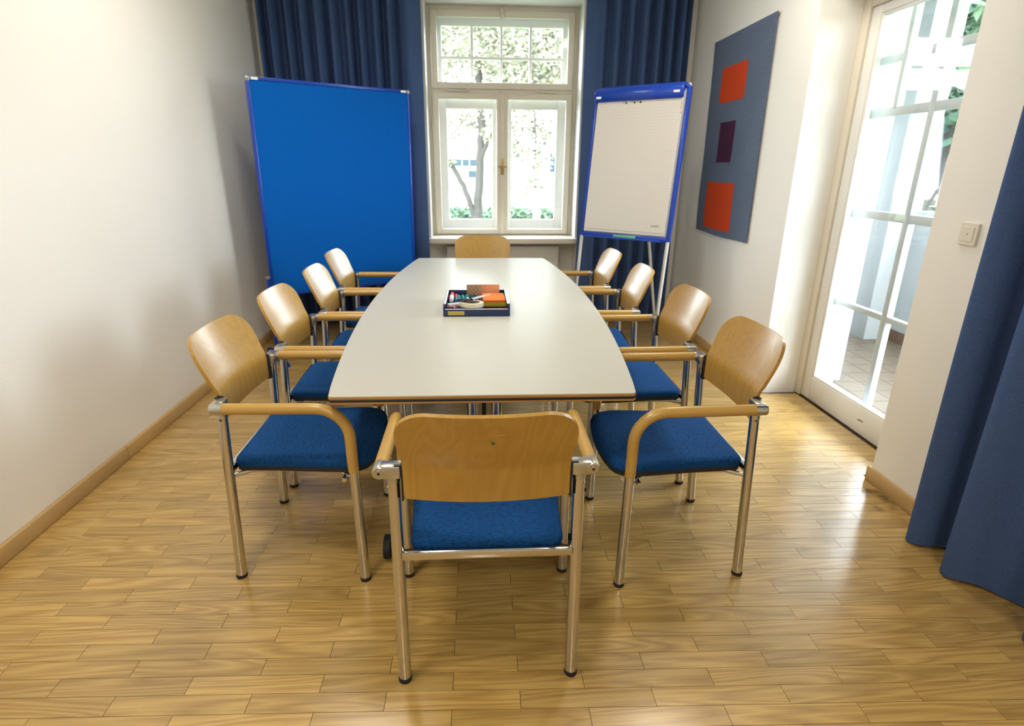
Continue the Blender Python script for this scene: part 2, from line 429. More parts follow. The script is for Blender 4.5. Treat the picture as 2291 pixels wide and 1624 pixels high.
for size, a, b_, yc in planks[:300]:
    key = round(b_ - a, 4)
    if key not in shared:
        mb = MB(); plank_mesh(mb, -(b_ - a) / 2, (b_ - a) / 2, 0)
        o = mb.build('plank', 'plank', floor, smooth=False); shared[key] = o.data
    else:
        o = bpy.data.objects.new('plank', shared[key]); C.objects.link(o); o.parent = floor
    xm = (a + b_) / 2
    o.location = (xm, yc + SH * xm, 0)
mb = MB(); tones = []
for size, a, b_, yc in planks[300:]: plank_mesh(mb, a, b_, yc, tones, random.random())
rest = mb.build('planks_beyond', 'plank_far', floor, smooth=False, fix=False)
rest['kind'] = 'stuff'
at = rest.data.attributes.new('tone', 'FLOAT', 'FACE'); at.data.foreach_set('value', tones)

# old water stain on the strips by the right skirting
sm, snt, sb = new_mat('floor_stain')
sb.inputs['Base Color'].default_value = (0.06, 0.045, 0.03, 1); sb.inputs['Roughness'].default_value = 0.4
stc = N(snt, 'ShaderNodeTexCoord'); sno = N(snt, 'ShaderNodeTexNoise', Scale=9.0, Detail=5.0); snt.links.new(stc.outputs['Object'], sno.inputs['Vector'])
smr = N(snt, 'ShaderNodeMapRange', clamp=True); smr.inputs['From Min'].default_value = 0.44; smr.inputs['From Max'].default_value = 0.62; smr.inputs['To Max'].default_value = 0.55
snt.links.new(sno.outputs['Fac'], smr.inputs['Value']); snt.links.new(smr.outputs[0], sb.inputs['Alpha'])
MB().add([(1.775, 2.06, 0.0004), (1.886, 2.03, 0.0004), (1.886, 2.27, 0.0004), (1.80, 2.24, 0.0004), (1.755, 2.15, 0.0004)], [(0, 1, 2, 3, 4)]).build('floor_stain', sm, floor, smooth=False, fix=False)

# ------------------------------------------------------------------ back window (double casement with transom)
def frame_rect(mb, x0, x1, z0, z1, t, y0, y1, bev=0.004, tb=None, tt=None):
    tb = tb or t; tt = tt or t
    mb.box((x0, y0, z0), (x0 + t, y1, z1), bev); mb.box((x1 - t, y0, z0), (x1, y1, z1), bev)
    mb.box((x0 + t, y0 + 0.001, z0), (x1 - t, y1, z0 + tb), bev); mb.box((x0 + t, y0 + 0.001, z1 - tt), (x1 - t, y1, z1), bev)
win = empty('window_1', (0, 0, 0)); struct(win, 'cream wooden double casement window with a transom light')
YW = 5.70
b = MB(); frame_rect(b, WX0 + 0.003, WX1 - 0.003, WZ0 + 0.002, WZ1 - 0.002, 0.058, YW + 0.022, YW + 0.12, 0.004)
b.box((WX0 + 0.06, YW + 0.020, 2.045), (WX1 - 0.06, YW + 0.12, 2.11), 0.004)
b.build('window_frame', 'cream', win)
b = MB()
b.box((WX0, YW + 0.10, WZ0), (WX0 + 0.09, YB + 0.5, WZ1), 0.0).box((WX1 - 0.09, YW + 0.10, WZ0), (WX1, YB + 0.5, WZ1), 0.0).box((WX0, YW + 0.10, WZ1 - 0.09), (WX1, YB + 0.5, WZ1), 0).box((WX0, YW + 0.1, WZ0 - 0.05), (WX1, YB + 0.5, WZ0 + 0.03), 0)
b.build('cavity_lining', 'white_out', win)
def sash(name, x0, x1, z0, z1, t, y0, y1, mat, panes, tb=None, tt=None, gl=0.004):
    s = MB(); frame_rect(s, x0, x1, z0, z1, t, y0, y1, 0.005, tb, tt)
    o = s.build(name, mat, win)
    for (a, b_, c, d) in panes:
        MB().box((a, (y0 + y1) / 2 - gl / 2, c), (b_, (y0 + y1) / 2 + gl / 2, d)).build('pane', 'glass', o, smooth=False)
    return o
u = sash('transom_sash', -0.387, 0.892, 2.098, 2.722, 0.054, YW, YW + 0.045, 'cream', [(-0.335, 0.840, 2.15, 2.672)], tb=0.054, tt=0.054)
l = sash('casement_sash', -0.387, 0.2485, 0.805, 2.062, 0.053, YW, YW + 0.045, 'cream', [(-0.335, 0.198, 0.85, 2.02)], tb=0.045, tt=0.046)
r = sash('casement_sash', 0.2495, 0.892, 0.805, 2.062, 0.053, YW, YW + 0.045, 'cream', [(0.300, 0.842, 0.85, 2.02)], tb=0.045, tt=0.046)
MB().box((0.228, YW - 0.012, 0.802), (0.270, YW, 2.066), 0.005).build('cover_strip', 'cream', win)
# outer layer
YO = 5.865
o1 = sash('outer_transom_sash', -0.362, 0.868, 2.10, 2.69, 0.060, YO, YO + 0.04, 'white_out', [])
for x in (-0.026, 0.245, 0.514): MB().box((x - 0.012, YO + 0.004, 2.15), (x + 0.012, YO + 0.036, 2.635), 0.003).build('glazing_bar', 'white_out', o1)
MB().box((-0.31, YO + 0.003, 2.362), (0.815, YO + 0.037, 2.386), 0.003).build('glazing_bar', 'white_out', o1)
xs = [-0.304, -0.038, -0.014, 0.233, 0.257, 0.502, 0.526, 0.81]
for i in range(4):
    for c, d in ((2.158, 2.364), (2.384, 2.632)):
        MB().box((xs[2 * i], YO + 0.018, c), (xs[2 * i + 1], YO + 0.022, d)).build('pane', 'glass', o1, smooth=False)
for x0, x1 in ((-0.362, 0.252), (0.253, 0.868)):
    s = sash('outer_casement_sash', x0, x1, 0.83, 2.04, 0.092, YO, YO + 0.04, 'white_out', [(x0 + 0.09, x1 - 0.09, 0.93, 1.945)], tb=0.102, tt=0.096)
MB().box((-0.42, YW + 0.05, 0.80), (0.93, YO, 0.832), 0.002).build('inner_ledge', 'white_out', win)
MB().box((WX0 - 0.0, YB - 0.06, 0.745), (WX1 + 0.0, YW + 0.10, 0.793), 0.006).build('window_sill', 'cream', win)
# handle, latch, stays, hinges
h = MB().box((0.232, YW - 0.017, 1.358), (0.262, YW - 0.011, 1.503), 0.003).build('handle_plate', 'brass', win)
hb = MB().tube([(0.247, YW - 0.012, 1.431), (0.247, YW - 0.045, 1.431)], 0.008, 10); hb.tube([(0.203, YW - 0.045, 1.431), (0.247, YW - 0.048, 1.433), (0.293, YW - 0.045, 1.431)], [0.006, 0.0085, 0.006], 10)
hb.build('handle', 'brass', h)
MB().box((0.228, YW - 0.02, 2.655), (0.258, YW, 2.735), 0.006).lathe([(0.0, 0), (0.013, 0.002), (0.016, 0.014), (0.010, 0.026), (0, 0.03)], 12, (0.243, YW - 0.024, 2.672)).build('latch', 'cream', win)
MB().box((0.236, YW - 0.018, 2.062), (0.260, YW, 2.086), 0.004).build('catch', 'cream', win)
for x in (-0.165, 0.665):
    MB().tube([(x - 0.11, YW - 0.004, 2.094), (x - 0.07, YW - 0.016, 2.083), (x + 0.07, YW - 0.016, 2.083), (x + 0.11, YW - 0.004, 2.094)], 0.005, 8).build('stay', 'cream', win)
for x in (-0.398, 0.903):
    for z in (0.98, 1.75):
        MB().tube([(x, YW + 0.012, z), (x, YW + 0.012, z + 0.09)], 0.008, 8).build('hinge', 'cream', win)
MB().box((WX0, YB - 0.004, WZ0 - 0.05), (WX0 + 0.028, YW + 0.03, WZ1), 0.004).box((WX1 - 0.028, YB - 0.004, WZ0 - 0.05), (WX1, YW + 0.03, WZ1), 0.004).box((WX0 + 0.028, YB - 0.003, WZ1 - 0.022), (WX1 - 0.028, YW + 0.03, WZ1), 0.004).build('reveal_lining', 'white_paint', win)
# side cheeks under the sill
# ------------------------------------------------------------------ radiator
rad = empty('radiator', (0.255, 5.645, 0)); tag(rad, 'cream ribbed panel radiator under the window sill', 'radiator')
prof = []
n = 33
for i in range(n):
    x = -0.545 + 1.09 * i / (n - 1)
    d = 0.0 if i in (0, n - 1) else (-0.006 if i % 2 else 0.002)
    prof.append((x, d))
mb = MB(); vs = []; zz = [0.15, 0.165, 0.655, 0.672]
for z in zz:
    for x, d in prof: vs.append((x, -0.03 + (d if z in zz[1:3] else 0), z))
fs = [(j * n + i, j * n + i + 1, (j + 1) * n + i + 1, (j + 1) * n + i) for j in range(3) for i in range(n - 1)]
mb.add(vs, fs); mb.box((-0.545, -0.029, 0.15), (0.545, 0.03, 0.672))
mb.build('panel', 'radiator', rad, fix=False)
MB().box((-0.548, -0.034, 0.672), (0.548, 0.034, 0.697), 0.005).build('top_grille', 'radiator', rad)
for x in (-0.46, 0.46): MB().box((x - 0.02, -0.01, 0), (x + 0.02, 0.02, 0.15)).build('foot', 'radiator', rad, smooth=False)
MB().tube([(0.56, 0, 0.20), (0.60, 0, 0.20), (0.60, 0, 0.0)], 0.010, 10).build('pipe', 'radiator', rad)

# ------------------------------------------------------------------ balcony door
door = empty('door_1', (0, 0, 0)); struct(door, 'white glazed balcony door with glazing bars beyond the inner pane')
def yframe(mb, y0, y1, z0, z1, t, x0, x1, bev=0.004, tb=None, tt=None):
    tb = t if tb is None else tb; tt = t if tt is None else tt
    mb.box((x0, y0, z0), (x1, y0 + t, z1), bev); mb.box((x0, y1 - t, z0), (x1, y1, z1), bev)
    if tb: mb.box((x0 + 0.001, y0 + t, z0), (x1, y1 - t, z0 + tb), bev)
    if tt: mb.box((x0 + 0.001, y0 + t, z1 - tt), (x1, y1 - t, z1), bev)
b = MB(); yframe(b, NY0, NY1, 0.0, 2.46, 0.068, XD - 0.012, XD + 0.07, 0.004, tb=0, tt=0.19)
b.build('door_frame', 'cream', door)
leaf = MB(); yframe(leaf, NY0 + 0.07, 3.424, 0.004, 2.268, 0.080, XD, XD + 0.045, 0.005, tb=0.155, tt=0.045)
lf = leaf.build('door_leaf', 'white_paint', door)
st = MB(); yframe(st, NY0 + 0.149, 3.346, 0.157, 2.226, 0.014, XD + 0.006, XD + 0.040, 0.003)
st.build('glazing_bead', 'white_paint', lf)
MB().box((XD + 0.020, NY0 + 0.155, 0.165), (XD + 0.024, 3.340, 2.22)).build('pane', 'glass', lf, smooth=False)
MB().box((XD - 0.0006, 2.80, 0.085), (XD, 2.835, 0.089)).box((XD - 0.0006, 2.825, 0.081), (XD, 2.85, 0.084)).build('scuff', 'ink', lf, smooth=False)
od = MB(); XO = 2.275
yframe(od, NY0 + 0.02, 3.482, 0.0, 2.32, 0.040, XO, XO + 0.045, 0.004, tb=0.11, tt=0.05)
of = od.build('outer_door_leaf', 'door_bar', door)
for y, z0, z1, t in ((3.252, 1.75, 2.28, 0.032), (2.972, 0.10, 2.28, 0.042), (2.69, 1.75, 2.28, 0.032)):
    MB().box((XO + 0.003, y - t / 2, z0), (XO + 0.042, y + t / 2, z1), 0.004).build('glazing_bar', 'door_bar', of)
for z, t in ((2.010, 0.040), (1.738, 0.046), (1.188, 0.046), (0.642, 0.034)):
    MB().box((XO + 0.005, NY0 + 0.05, z - t / 2), (XO + 0.040, 3.45, z + t / 2), 0.004).build('glazing_bar', 'door_bar', of)
ycols_u = [3.445, 3.268, 3.236, 2.993, 2.951, 2.706, 2.674, 2.40]
ycols_l = [3.445, 2.993, 2.951, 2.40]
for i in range(4):
    for c, d in ((1.76, 1.99), (2.03, 2.27)):
        MB().box((XO + 0.02, ycols_u[2 * i + 1], c), (XO + 0.024, ycols_u[2 * i], d)).build('pane', 'glass', of, smooth=False)
for i in range(2):
    for c, d in ((0.11, 0.626), (0.658, 1.166), (1.21, 1.716)):
        MB().box((XO + 0.02, ycols_l[2 * i + 1], c), (XO + 0.024, ycols_l[2 * i], d)).build('pane', 'glass', of, smooth=False)
MB().box((XD + 0.07, NY0, -0.02), (2.42, NY1, 0.012)).build('threshold', 'door_bar', door, smooth=False)

# ------------------------------------------------------------------ curtains
def curtain(name, path, z0, z1, label, group, extra=None):
    pts = catmull([(x, y, 0) for x, y in path], 7)
    n = len(pts); nz = 14; th = 0.0025
    nrm = []
    for i in range(n):
        t = (pts[min(i + 1, n - 1)] - pts[max(i - 1, 0)]).normalized(); nrm.append(Vector((-t.y, t.x, 0)))
    vs = []; fs = []
    for side in (1, -1):
        for j in range(nz + 1):
            f = j / nz
            z = z0 + (z1 - z0) * f
            for i in range(n):
                p = pts[i] + nrm[i] * th * side
                wob = 0.006 * math.sin(i * 0.21 + f * 5.0) * (1 - f)
                vs.append((p.x + nrm[i].x * wob, p.y + nrm[i].y * wob, z + (0.006 * math.sin(i * 0.31) if j == 0 else 0)))
    S = n * (nz + 1)
    for j in range(nz):
        for i in range(n - 1):
            a = j * n + i; q = (a, a + 1, a + n + 1, a + n)
            fs.append(q); fs.append(tuple(S + k for k in reversed(q)))
    for i in range(n - 1): fs.append((i, S + i, S + i + 1, i + 1)); a = nz * n + i; fs.append((a, a + 1, S + a + 1, S + a))
    for j in range(nz):
        a = j * n; fs.append((a, a + n, S + a + n, S + a)); a = j * n + n - 1; fs.append((a, S + a, S + a + n, a + n))
    root = empty(name, (pts[n // 2].x, pts[n // 2].y, 0)); tag(root, label, 'curtain', group)
    off = Vector((-root.location.x, -root.location.y, 0))
    mb = MB(); mb.add([tuple(Vector(v) + off) for v in vs], fs); mb.build('curtain_panel', 'curtain', root, angle=80)
    return root
def folds(x0, x1, y, widths, amp):
    path = []; x = x0; k = 0
    tot = sum(widths)
    for wd in widths:
        dx = wd * (x1 - x0) / tot
        a = amp * (0.75 + 0.5 * random.random())
        path.append((x, y + (a if k % 2 else -a)))
        path.append((x + dx * 0.45, y + (a * 0.8 if k % 2 else -a * 0.8)))
        x += dx; k += 1
    path.append((x1, y))
    return path
random.seed(11)
cl = curtain('curtain', folds(-1.735, -0.60, 5.355, [.5, 1, .9, 1.2, .8, 1, 1.1, .9, 1.2, .7, 1.0, 1.1, .7, 1.0, .8, 1.2, .8, 1, .9, .7], 0.050) + [(-0.53, 5.30), (-0.44, 5.37)], 0.02, 2.93,
             'long navy pleated curtain behind the blue pinboard, left of the window', 'navy curtains')
cr = curtain('curtain', [(0.93, 5.36), (1.0, 5.31)] + folds(1.06, 1.825, 5.355, [1, .9, 1.1, .8, 1.0, .9, 1.1, .7, .9, .8, .7, .8, .6, .7], 0.048), 0.02, 2.93,
             'long navy pleated curtain behind the flipchart, right of the window', 'navy curtains')
cn = curtain('curtain', [(1.885, 1.915), (1.80, 1.905), (1.738, 1.862), (1.775, 1.815), (1.85, 1.795), (1.885, 1.755), (1.84, 1.712), (1.765, 1.69), (1.728, 1.648), (1.755, 1.60), (1.815, 1.555), (1.88, 1.48), (1.885, 1.42), (1.80, 1.38), (1.738, 1.34), (1.75, 1.28), (1.84, 1.24), (1.885, 1.19), (1.83, 1.14), (1.75, 1.09), (1.75, 1.03), (1.86, 0.98)], 0.012, 2.93,
             'long navy curtain in the right foreground beside the light switch', 'navy curtains')
for nm, a, b_ in (('curtain_rail', (XL + 0.03, 5.335, 2.935), (XR - 0.03, 5.375, 2.965)), ('curtain_rail', (1.80, 0.3, 2.935), (1.84, 1.95, 2.965))):
    o = MB().box(a, b_, 0.003)
    for k in range(3):
        f = (k + 0.5) / 3
        x = a[0] + (b_[0] - a[0]) * (f if b_[0] - a[0] > 1 else 0.5); y = a[1] + (b_[1] - a[1]) * (f if b_[1] - a[1] > 1 else 0.5)
        o.tube([(x, y, 2.96), (x, y, ZC)], 0.008, 8)
    o = o.build(nm, 'sticker')
    tag(o, 'white ceiling rail carrying the two window curtains' if b_[0] - a[0] > 1 else 'white ceiling rail carrying the right foreground curtain', 'curtain rail')

# ------------------------------------------------------------------ tapestry
ty0, ty1, tz0, tz1 = 3.956, 4.945, 0.940, 2.366
tp = empty('wall_hanging', (XR - 0.012, (ty0 + ty1) / 2, tz0)); tag(tp, 'grey-blue woven wall hanging with two orange and one plum rectangle', 'wall hanging')
cy = (ty0 + ty1) / 2
def cloth_sheet(y0, y1, z0, z1, lift, mat, name, parent, th=0.006, ny=14, nz=20):
    vs = []; fs = []
    for s in (0, 1):
        for j in range(nz + 1):
            for i in range(ny + 1):
                y = y0 + (y1 - y0) * i / ny; z = z0 + (z1 - z0) * j / nz
                gy = (y - ty0) / (ty1 - ty0); gz = (z - tz0) / (tz1 - tz0)
                wv = 0.006 * math.sin(gy * 9 + gz * 2.2) * (1 - gz) + 0.003 * math.sin(gz * 11 + gy * 3) * (1 - gz)
                zz = z - 0.012 * math.sin(gy * math.pi) * (1 - gz) * 0.8
                yy = y
                if gy > 0.97: yy -= 0.025 * math.sin(min(1, (1 - gz) * 3) * math.pi / 2)
                vs.append((-lift - s * th + wv, yy - cy, zz - tz0))
    S = (ny + 1) * (nz + 1)
    for j in range(nz):
        for i in range(ny):
            a = j * (ny + 1) + i; q = (a, a + 1, a + ny + 2, a + ny + 1); fs.append(q); fs.append(tuple(S + k for k in reversed(q)))
    for i in range(ny): fs.append((i, i + 1, S + i + 1, S + i)); a = nz * (ny + 1) + i; fs.append((a, S + a, S + a + 1, a + 1))
    for j in range(nz): a = j * (ny + 1); fs.append((a, S + a, S + a + ny + 1, a + ny + 1)); a += ny; fs.append((a, a + ny + 1, S + a + ny + 1, S + a))
    return MB().add(vs, fs).build(name, mat, parent, angle=50)
cloth_sheet(ty0, ty1, tz0, tz1, 0.0, 'tapestry', 'cloth', tp)
for y0, y1, z0, z1, mt, lb_ in ((4.288, 4.722, 1.908, 2.152, 'orange_weave', 'upper orange woven rectangle'), (4.368, 4.652, 1.484, 1.770, 'plum_weave', 'plum woven rectangle'), (4.260, 4.775, 0.985, 1.338, 'orange_weave', 'lower orange woven rectangle')):
    o = cloth_sheet(y0, y1, z0, z1, 0.0062, mt, 'woven_patch', tp, th=0.0012, ny=10, nz=10); o['label'] = lb_
MB().tube([(0.004, -0.50, 1.412), (0.004, 0.50, 1.412)], 0.005, 8).build('hanging_rod', 'brass', tp)

# ------------------------------------------------------------------ light switch
sw = empty('light_switch', (XR, 2.132, 1.160)); tag(sw, 'cream square light switch on the wall beside the foreground curtain', 'light switch')
fr_ = MB(); ol = rrect(-0.042, 0.0, 0.042, 0.086, 0.005, 3)
def ring_yz(mb, levels):
    mb.rings([[(-x, y * s[0], 0.043 + (z - 0.043) * s[0]) for y, z in ol] for x, s in levels])
ring_yz(fr_, [(0.0, (1.0,)), (0.006, (1.0,)), (0.010, (0.95,))]); fr_.build('switch_frame', 'switch', sw, angle=25)
rk = MB(); ol = rrect(-0.027, 0.016, 0.027, 0.070, 0.003, 3)
ring_yz(rk, [(0.0095, (1.0,)), (0.0118, (1.0,)), (0.0125, (0.96,))]); rk = rk.build('rocker', 'switch', sw, angle=25)
MB().tube([(-0.0122, 0, 0.043), (-0.0132, 0, 0.043)], 0.0022, 10).build('indicator_dot', 'ink', rk)
MB().box((-0.0098, -0.0285, 0.0145), (-0.0093, 0.0285, 0.0715)).build('rocker_gap', 'brass', sw, smooth=False)

# ------------------------------------------------------------------ conference chairs
def make_chair():
    t = empty('conference_chair')
    # --- legs
    for s in (-1, 1):
        o = MB().tube([(s * 0.246, -0.226, 0.010), (s * 0.246, -0.198, 0.662)], [0.0180, 0.0158], 18).build('leg', 'chrome', t)
        MB().lathe([(0.0185, 0), (0.0196, 0.003), (0.0193, 0.012), (0.0180, 0.015)], 18, (s * 0.246, -0.2265, 0)).build('foot_cap', 'rubber', o)
        MB().tube([(s * 0.2600, -0.199, 0.636), (s * 0.2625, -0.199, 0.636)], 0.007, 12).build('screw', 'bracket', o)
        MB().tube([(s * 0.262, -0.199, 0.636), (s * 0.2630, -0.199, 0.636)], 0.0035, 8).build('screw_socket', 'black', o)
        o = MB().tube([(s * 0.285, 0.231, 0.010), (s * 0.283, 0.2235, 0.455)], [0.0180, 0.0166], 18).build('leg', 'chrome', t)
        MB().lathe([(0.0185, 0), (0.0196, 0.003), (0.0193, 0.012), (0.0180, 0.015)], 18, (s * 0.285, 0.2312, 0)).build('foot_cap', 'rubber', o)
        # --- armrest: bent beech round sleeve
        path = [(s * 0.283, 0.2235, 0.448), (s * 0.283, 0.222, 0.50), (s * 0.283, 0.221, 0.555)]
        rr = 0.108; cy_, cz_ = 0.221 - rr, 0.682 - rr
        for i in range(1, 9):
            a = R(90 * i / 8); path.append((s * 0.283, cy_ + rr * math.cos(a), cz_ + rr * math.sin(a) ** 1.0))
        path += [(s * 0.282, 0.05, 0.6825), (s * 0.281, -0.06, 0.6832), (s * 0.280, -0.176, 0.6845)]
        path[2] = (s * 0.283, 0.2215, cz_)
        rad_ = [0.0180] + [0.0190] * (len(path) - 1)
        MB().tube(path, rad_, 18).build('armrest', 'arm_wood', t)
        # --- cast bracket: barrel at the arm end, web to the rear post, collar
        bk = MB().tube([(s * 0.280, -0.176, 0.6845), (s * 0.280, -0.210, 0.6850), (s * 0.280, -0.215, 0.6850), (s * 0.280, -0.2175, 0.685)], [0.0196, 0.0196, 0.0185, 0.015], 20)
        bk.box((s * 0.2245, -0.2165, 0.6660), (s * 0.280, -0.180, 0.7040), 0.005)
        bk.tube([(s * 0.246, -0.1985, 0.652), (s * 0.246, -0.1975, 0.690)], 0.0175, 18)
        bk = bk.build('bracket', 'bracket', t, angle=30)
        MB().tube([(s * 0.280, -0.2170, 0.685), (s * 0.280, -0.2192, 0.685)], 0.0085, 14).build('bolt', 'bracket', bk)
        MB().tube([(s * 0.280, -0.2190, 0.685), (s * 0.280, -0.2198, 0.685)], 0.0042, 6).build('bolt_socket', 'black', bk)
        # --- black gasket between post and backrest
        g = MB().box((s * 0.2195, -0.218, 0.602), (s * 0.2240, -0.196, 0.7075), 0.001).box((s * 0.2195, -0.2180, 0.7040), (s * 0.240, -0.210, 0.7075), 0.001)
        g.build('gasket', 'black', t)
        # --- side rail under the seat
        MB().tube([(s * 0.240, -0.206, 0.415), (s * 0.195, -0.150, 0.412), (s * 0.190, 0.0, 0.410), (s * 0.200, 0.150, 0.410), (s * 0.278, 0.222, 0.412)], 0.0085, 12).build('side_rail', 'chrome', t)
    MB().box((-0.234, -0.225, 0.4185), (0.234, -0.202, 0.4430), 0.004).build('rear_rail', 'chrome', t)
    MB().tube([(-0.275, 0.185, 0.408), (0.275, 0.185, 0.408)], 0.0085, 12).build('front_rail', 'chrome', t)
    # --- seat cushion
    def outline(sc, z, drop=0.0, cx=0.0, cy0=0.03):
        pts = []
        base = arc(0.180, -0.172, 0.034, -90, -8, 5)
        base += [(0.220, -0.05), (0.231, 0.06), (0.240, 0.150)]
        base += [(0.2405, 0.195), (0.232, 0.232), (0.212, 0.256), (0.180, 0.270), (0.12, 0.281), (0.06, 0.286), (0.0, 0.288)]
        full = base + [(-x, y) for x, y in reversed(base[:-1])]
        for x, y in full:
            X, Y = x * sc, cy0 + (y - cy0) * sc
            dz = -drop * max(0, (Y - 0.12) / 0.17) ** 2
            pts.append((X, Y, z + dz))
        return pts
    rings = [outline(0.955, 0.434), outline(0.992, 0.436, 0.006), outline(1.0, 0.444, 0.008), outline(0.998, 0.453, 0.010), outline(0.985, 0.460, 0.011), outline(0.955, 0.465, 0.011), outline(0.88, 0.468, 0.010), outline(0.72, 0.4685, 0.008), outline(0.48, 0.467), outline(0.22, 0.466), outline(0.04, 0.466)]
    MB().rings(rings).build('seat', 'seat', t, angle=60)
    MB().rings([outline(0.93, 0.4165), outline(0.985, 0.419, 0.006), outline(0.985, 0.4375, 0.006)]).build('seat_pan', 'seat_pan', t, angle=60)
    # --- plywood backrest
    z0, z1, rc = 0.610, 0.891, 0.077
    zs = [z0, z0 + 0.006, 0.63, 0.655, 0.68, 0.70, 0.72, 0.745, 0.77, 0.79, z1 - rc] + [z1 - rc + rc * math.sin(R(a)) for a in (12, 25, 38, 50, 61, 71, 80, 86)] + [z1]
    def hw(z):
        wd = 0.2188
        if z > 0.712: wd = 0.2188 + 0.0090 * min(1, (z - 0.712) / 0.08)
        if z > z1 - rc:
            q = (z - (z1 - rc)) / rc; wd -= 0.088 * (1 - math.sqrt(max(0, 1 - q * q)))
        if z < z0 + 0.004: wd -= 0.006
        return wd
    def ye(z):
        if z < 0.69: return -0.2035
        q = z - 0.69
        return -0.2035 - (q * q / 0.16 if q < 0.05 else 0.0156 + (q - 0.05) * 0.40)
    ncol = 20; vs = []; nr = len(zs)
    for side in (0, 1):
        for z in zs:
            wd = hw(z); sag = 0.022 + 0.016 * (z - z0) / (z1 - z0)
            for i in range(ncol + 1):
                u_ = -1 + 2 * i / ncol; x = wd * math.sin(u_ * math.pi / 2)
                yy = ye(z) - sag * (1 - (x / 0.228) ** 2)
                sl = 0.40 if z > 0.74 else 0.0
                zc = z - 0.004 * (1 - (x / 0.228) ** 2) * (1 if z < 0.65 else 0)
                vs.append((x, yy - side * 0.0115, zc - (side * 0.004 if sl else 0)))
    S = nr * (ncol + 1); fs = []
    for j in range(nr - 1):
        for i in range(ncol):
            a = j * (ncol + 1) + i; q = (a, a + 1, a + ncol + 2, a + ncol + 1); fs.append(q); fs.append(tuple(S + k for k in reversed(q)))
    for i in range(ncol): fs.append((i, S + i, S + i + 1, i + 1)); a = (nr - 1) * (ncol + 1) + i; fs.append((a, a + 1, S + a + 1, S + a))
    for j in range(nr - 1):
        a = j * (ncol + 1); fs.append((a, a + ncol + 1, S + a + ncol + 1, S + a)); a += ncol; fs.append((a, S + a, S + a + ncol + 1, a + ncol + 1))
    bk = MB().add(vs, fs).build('backrest', 'chair_wood', t, angle=50)
    bev = bk.modifiers.new('rounded_edge', 'BEVEL'); bev.width = 0.003; bev.segments = 2; bev.limit_method = 'ANGLE'; bev.angle_limit = R(50)
    return t
ch0 = make_chair()
rows = [
    # x, y, rot(deg), label
    (0.020, 1.525, -0.1, 'beech and blue armchair seen from behind, at the near end of the table'),
    (-0.653, 2.026, -89.9, 'beech and blue armchair nearest the camera on the left side of the table'),
    (-0.652, 2.653, -89.5, 'second beech and blue armchair from the camera on the left side of the table'),
    (-0.633, 3.268, -87.5, 'third beech and blue armchair from the camera on the left side of the table'),
    (-0.669, 3.894, -89.5, 'farthest beech and blue armchair on the left side, in front of the pinboard'),
    (0.732, 1.949, 89.9, 'beech and blue armchair nearest the camera on the right side of the table'),
    (0.733, 2.596, 89.8, 'second beech and blue armchair from the camera on the right side of the table'),
    (0.682, 3.262, 86.5, 'third beech and blue armchair from the camera on the right side of the table'),
    (0.654, 3.919, 90.0, 'farthest beech and blue armchair on the right side, in front of the flipchart'),
    (0.048, 4.505, 180.5, 'beech armchair at the far end of the table below the window'),
]
for i, (x, y, a, lab) in enumerate(rows):
    o = ch0 if i == 0 else copy_tree(ch0)
    o.location = (x, y, 0); o.rotation_euler = (0, 0, R(a))
    tag(o, lab, 'chair', 'beech armchairs around the conference table')
bk0 = [c for c in ch0.children if c.name.startswith('backrest')][0]
MB().tube([(0.014, -0.2840, 0.806), (0.014, -0.2922, 0.803)], 0.0046, 14).build('green_dot', flat('green_dot', (0.01, 0.14, 0.06)), bk0)
MB().box((0.012, -0.3022, 0.8290), (0.030, -0.2980, 0.8297)).box((0.033, -0.3022, 0.8293), (0.043, -0.2980, 0.8299)).build('scratch', flat('scratch', (0.75, 0.58, 0.36)), bk0, smooth=False)

# ------------------------------------------------------------------ conference table
TL, TW, TM = 2.884, 0.499, 0.598
tab = empty('conference_table', (0.026, 3.139, 0), R(-0.33)); tag(tab, 'long boat-shaped conference table with beige laminate top and beech edge', 'table')
def boat(ins=0.0):
    pts = []
    n_ = 28; L2 = TL / 2 - ins
    for i in range(n_ + 1):
        y = -L2 + 2 * L2 * i / n_; pts.append((TM - (TM - TW) * (y / (TL / 2)) ** 2 - ins, y))
    right = pts
    left = [(-x, y) for x, y in reversed(pts)]
    full = right + left
    # clip the corners very slightly
    out = []
    for (x, y) in full:
        if abs(abs(y) - L2) < 1e-6:
            sx, sy = (1 if x > 0 else -1), (1 if y > 0 else -1)
            a, b_ = (x - sx * 0.0005, y - sy * 0.010), (x - sx * 0.010, y)
            out += [a, b_] if (sx * sy > 0) else [b_, a]
        else: out.append((x, y))
    return out
def band(mb, o0, o1, z0, z1):
    n_ = len(o0); mb.rings([[(x, y, z0) for x, y in o0], [(x, y, z1) for x, y in o1]], False, False)
core = MB().rings([[(x, y, 0.7125) for x, y in boat(0.003)], [(x, y, 0.7375) for x, y in boat(0.003)]])
core.build('table_core', 'edge_wood', tab, smooth=False)
MB().rings([[(x, y, 0.7376) for x, y in boat(0.0012)], [(x, y, 0.7395) for x, y in boat(0.0012)], [(x, y, 0.7402) for x, y in boat(0.0022)]]).build('table_top', 'laminate', tab, angle=25)
e = MB()
for za, zb in ((0.7285, 0.7376), (0.7125, 0.7195)):
    e.rings([[(x, y, za) for x, y in boat(0.004)], [(x, y, za) for x, y in boat(0.0005)], [(x, y, za + 0.001) for x, y in boat(0.0)], [(x, y, zb - 0.001) for x, y in boat(0.0)], [(x, y, zb) for x, y in boat(0.0005)], [(x, y, zb) for x, y in boat(0.004)]], False, False)
e.build('edge_band', 'edge_wood', tab, angle=25)
